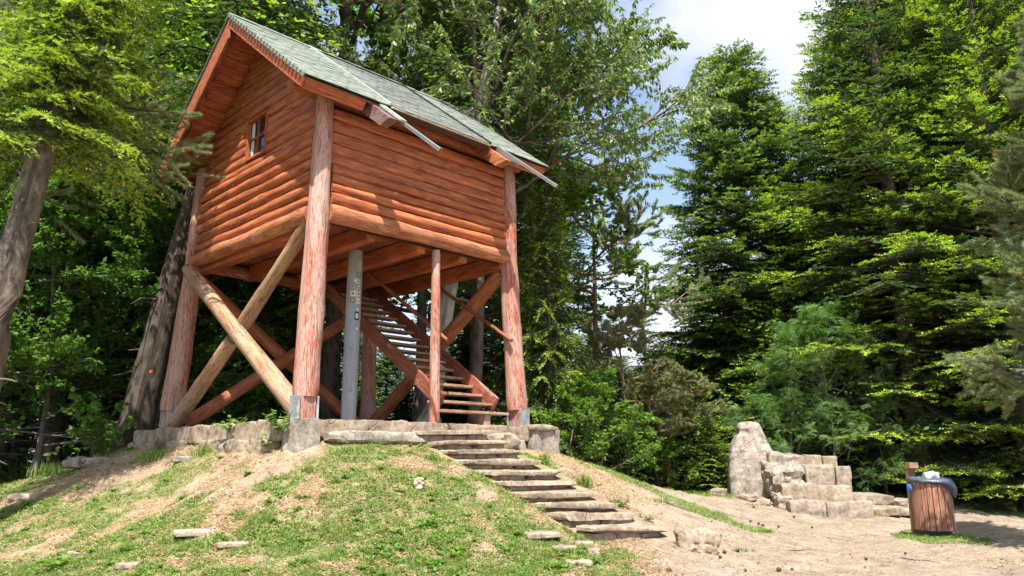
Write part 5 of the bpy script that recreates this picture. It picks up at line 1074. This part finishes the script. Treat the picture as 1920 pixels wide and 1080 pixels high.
# grass tufts and leafy weeds that stand up
def hitg(px, py, lo=7.5, hi=22):
    for _ in range(36):
        mid = (lo + hi) / 2; p = at(px, py, mid)
        if p.z > gz(p.x, p.y): lo = mid
        else: hi = mid
    return at(px, py, lo)
def tuft(p, n, h, spread, label, seed, name='grass_tuft'):
    r = np.random.default_rng(seed); az = r.uniform(0, 6.283, n); ln = r.uniform(.05, .8, n); hh = h * r.uniform(.5, 1.1, n); k = 3; Vs = []; rad = spread * r.uniform(0, 1, n) ** 1.1; az2 = r.uniform(0, 6.283, n)
    B = np.stack([np.cos(az2) * rad, np.sin(az2) * rad, np.zeros(n)], -1); hd = np.stack([np.cos(az), np.sin(az), 0 * az], -1); S = np.stack([-np.sin(az), np.cos(az), 0 * az], -1); w = .0045
    for j in range(k + 1):
        t = j / k; c = B + hd * (ln * hh * t ** 2)[:, None]; c[:, 2] += hh * (t - .25 * t ** 3 * ln); ww = w * (1 - t) ** .7 + .0004; Vs += [c - S * ww, c + S * ww]
    V = np.stack(Vs, 1); q = np.array([[2 * j, 2 * j + 1, 2 * j + 3, 2 * j + 2] for j in range(k)]); F = (np.arange(n)[:, None, None] * (2 * k + 2) + q[None]).reshape(-1, 4)
    o = np_mesh(name, V.reshape(-1, 3), F, M['grass'], fattr={'hue': np.repeat(r.uniform(.1, .8, n), k), 'tip': np.repeat((r.uniform(0, 1, n) < .18) * .7, k)}); o.location = p - Vector((0, 0, .02)); tag(o, label, 'grass tuft'); return o
def weed(p, n, size, label, seed, ll=.09, name='leafy_weed', hgt=.25):
    r = np.random.default_rng(seed); e = empty(name, p - Vector((0, 0, .02))); tag(e, label, 'weed'); ns = max(4, n // 7); az = r.uniform(0, 6.283, ns); tip = np.stack([np.cos(az) * size * r.uniform(.3, 1, ns), np.sin(az) * size * r.uniform(.3, 1, ns), hgt * r.uniform(.4, 1.1, ns)], -1)
    V, F = seg_tubes(np.zeros((ns, 3)), tip, np.full(ns, .004), np.full(ns, .0015), 4); np_mesh('stem', V, F, M['weed'], e, fattr={'hue': np.full(len(F), .3), 'tip': np.zeros(len(F))})
    s = r.integers(0, ns, n); t = r.uniform(.25, 1.05, n); P = tip[s] * t[:, None]; az = r.uniform(0, 6.283, n); D = nrm(np.stack([np.cos(az), np.sin(az), r.uniform(-.4, .5, n)], -1)); S = nrm(np.cross(D, np.array([0, 0, 1.]) + r.normal(0, .3, (n, 3)))); Ln = ll * r.uniform(.6, 1.2, n)
    V, F = kites(P, D, S, Ln, Ln * .33, .4); np_mesh('leaf', V, F, M['weed'], e, fattr={'hue': r.uniform(0, 1, n), 'tip': np.zeros(n)}); return e
pz = Vector((0, 0, 0))
weed(uv(-.48, -.1, .36), 70, .26, 'leafy bramble hanging over the platform corner under the front post', 1, .10, hgt=.30)
weed(uv(-.50, 1.3, .40), 60, .32, 'sprawling leafy plant on the platform edge before the crossed braces', 2, .10, hgt=.22)
weed(uv(-.55, .1, .15), 45, .18, 'bramble shoots at the foot of the concrete corner block', 7, .08, hgt=.2)
tuft(uv(-.62, 3.5, .12), 60, .30, .10, 'tall green tuft at the platform foot near the left posts', 3)
tuft(hitg(290, 862), 260, .22, .28, 'grass tuft on bare soil just below the left end of the platform', 4)
tuft(hitg(380, 852), 150, .22, .2, 'grass tuft against the platform left of its corner', 5)
tuft(hitg(660, 848), 240, .12, .35, 'bright grass under the broken slab right of the front post', 6)
tuft(hitg(810, 862), 160, .13, .16, 'grass tuft left of the upper stone steps', 8)
tuft(hitg(584, 884), 120, .10, .12, 'small round tuft on bare soil below the front post', 9)
tuft(hitg(1020, 866), 110, .2, .08, 'grass tuft right of the third stone step', 10)
weed(hitg(1022, 872), 40, .12, 'dark leafy weed at the right end of the upper steps', 11, .06, hgt=.18)
weed(hitg(960, 836), 30, .10, 'small green weed right of the topmost step', 12, .05, hgt=.10)
tuft(hitg(1094, 912), 200, .24, .14, 'upright grass tuft on the bare shoulder right of the steps', 13)
weed(hitg(1165, 948), 70, .2, 'leafy weeds at the right end of the eighth step', 14, .06, hgt=.13)
weed(hitg(1213, 974), 40, .12, 'small weeds at the right end of the ninth step', 15, .05, hgt=.09)
tuft(hitg(1232, 940), 90, .10, .2, 'thin grass tuft on the sandy shoulder above the lower steps', 16)
weed(hitg(1010, 958), 90, .18, 'broad dark weed in the turf left of the lower steps', 17, .07, hgt=.08)
weed(hitg(250, 1030), 80, .17, 'dark clump of weeds in the lower left turf', 18, .06, hgt=.08)
weed(hitg(110, 1062), 80, .2, 'fresh green broad-leaved weed near the lower left corner', 19, .09, hgt=.09)
weed(hitg(570, 935), 50, .12, 'small broad-leaved weed in the middle of the mound', 20, .07, hgt=.07)
tuft(hitg(1463, 940, 12, 20), 220, .55, .16, 'tall grass tuft growing before the broken left end of the ruined steps', 21)
tuft(hitg(1545, 968, 12, 18), 70, .22, .14, 'thin grass tuft at the base of the ruined steps', 22)
tuft(hitg(1640, 966, 12, 18), 60, .18, .12, 'grass tuft at the right corner of the lowest ruined step', 23)
tuft(hitg(1625, 908, 14, 22), 160, .3, .3, 'grass growing on the rubble above the ruined steps', 24)
tuft(hitg(1670, 912, 14, 22), 120, .26, .25, 'grass on the rubble behind the litter bin', 25)
tuft(hitg(1385, 1030), 120, .05, .2, 'sparse low tuft in the middle of the dirt', 26)
tuft(hitg(1655, 1062), 120, .05, .14, 'low tuft near the bottom edge left below the bin', 27)
weed(hitg(1680, 1004), 60, .22, 'broad leaves at the left side of the bin grass patch', 28, .08, hgt=.07)
tuft(hitg(30, 905, 9, 20), 200, .3, .4, 'long grass on the shaded crest at the far left', 29)
tuft(hitg(100, 890, 9, 20), 220, .28, .4, 'long grass on the crest beside the mossy rock', 30)
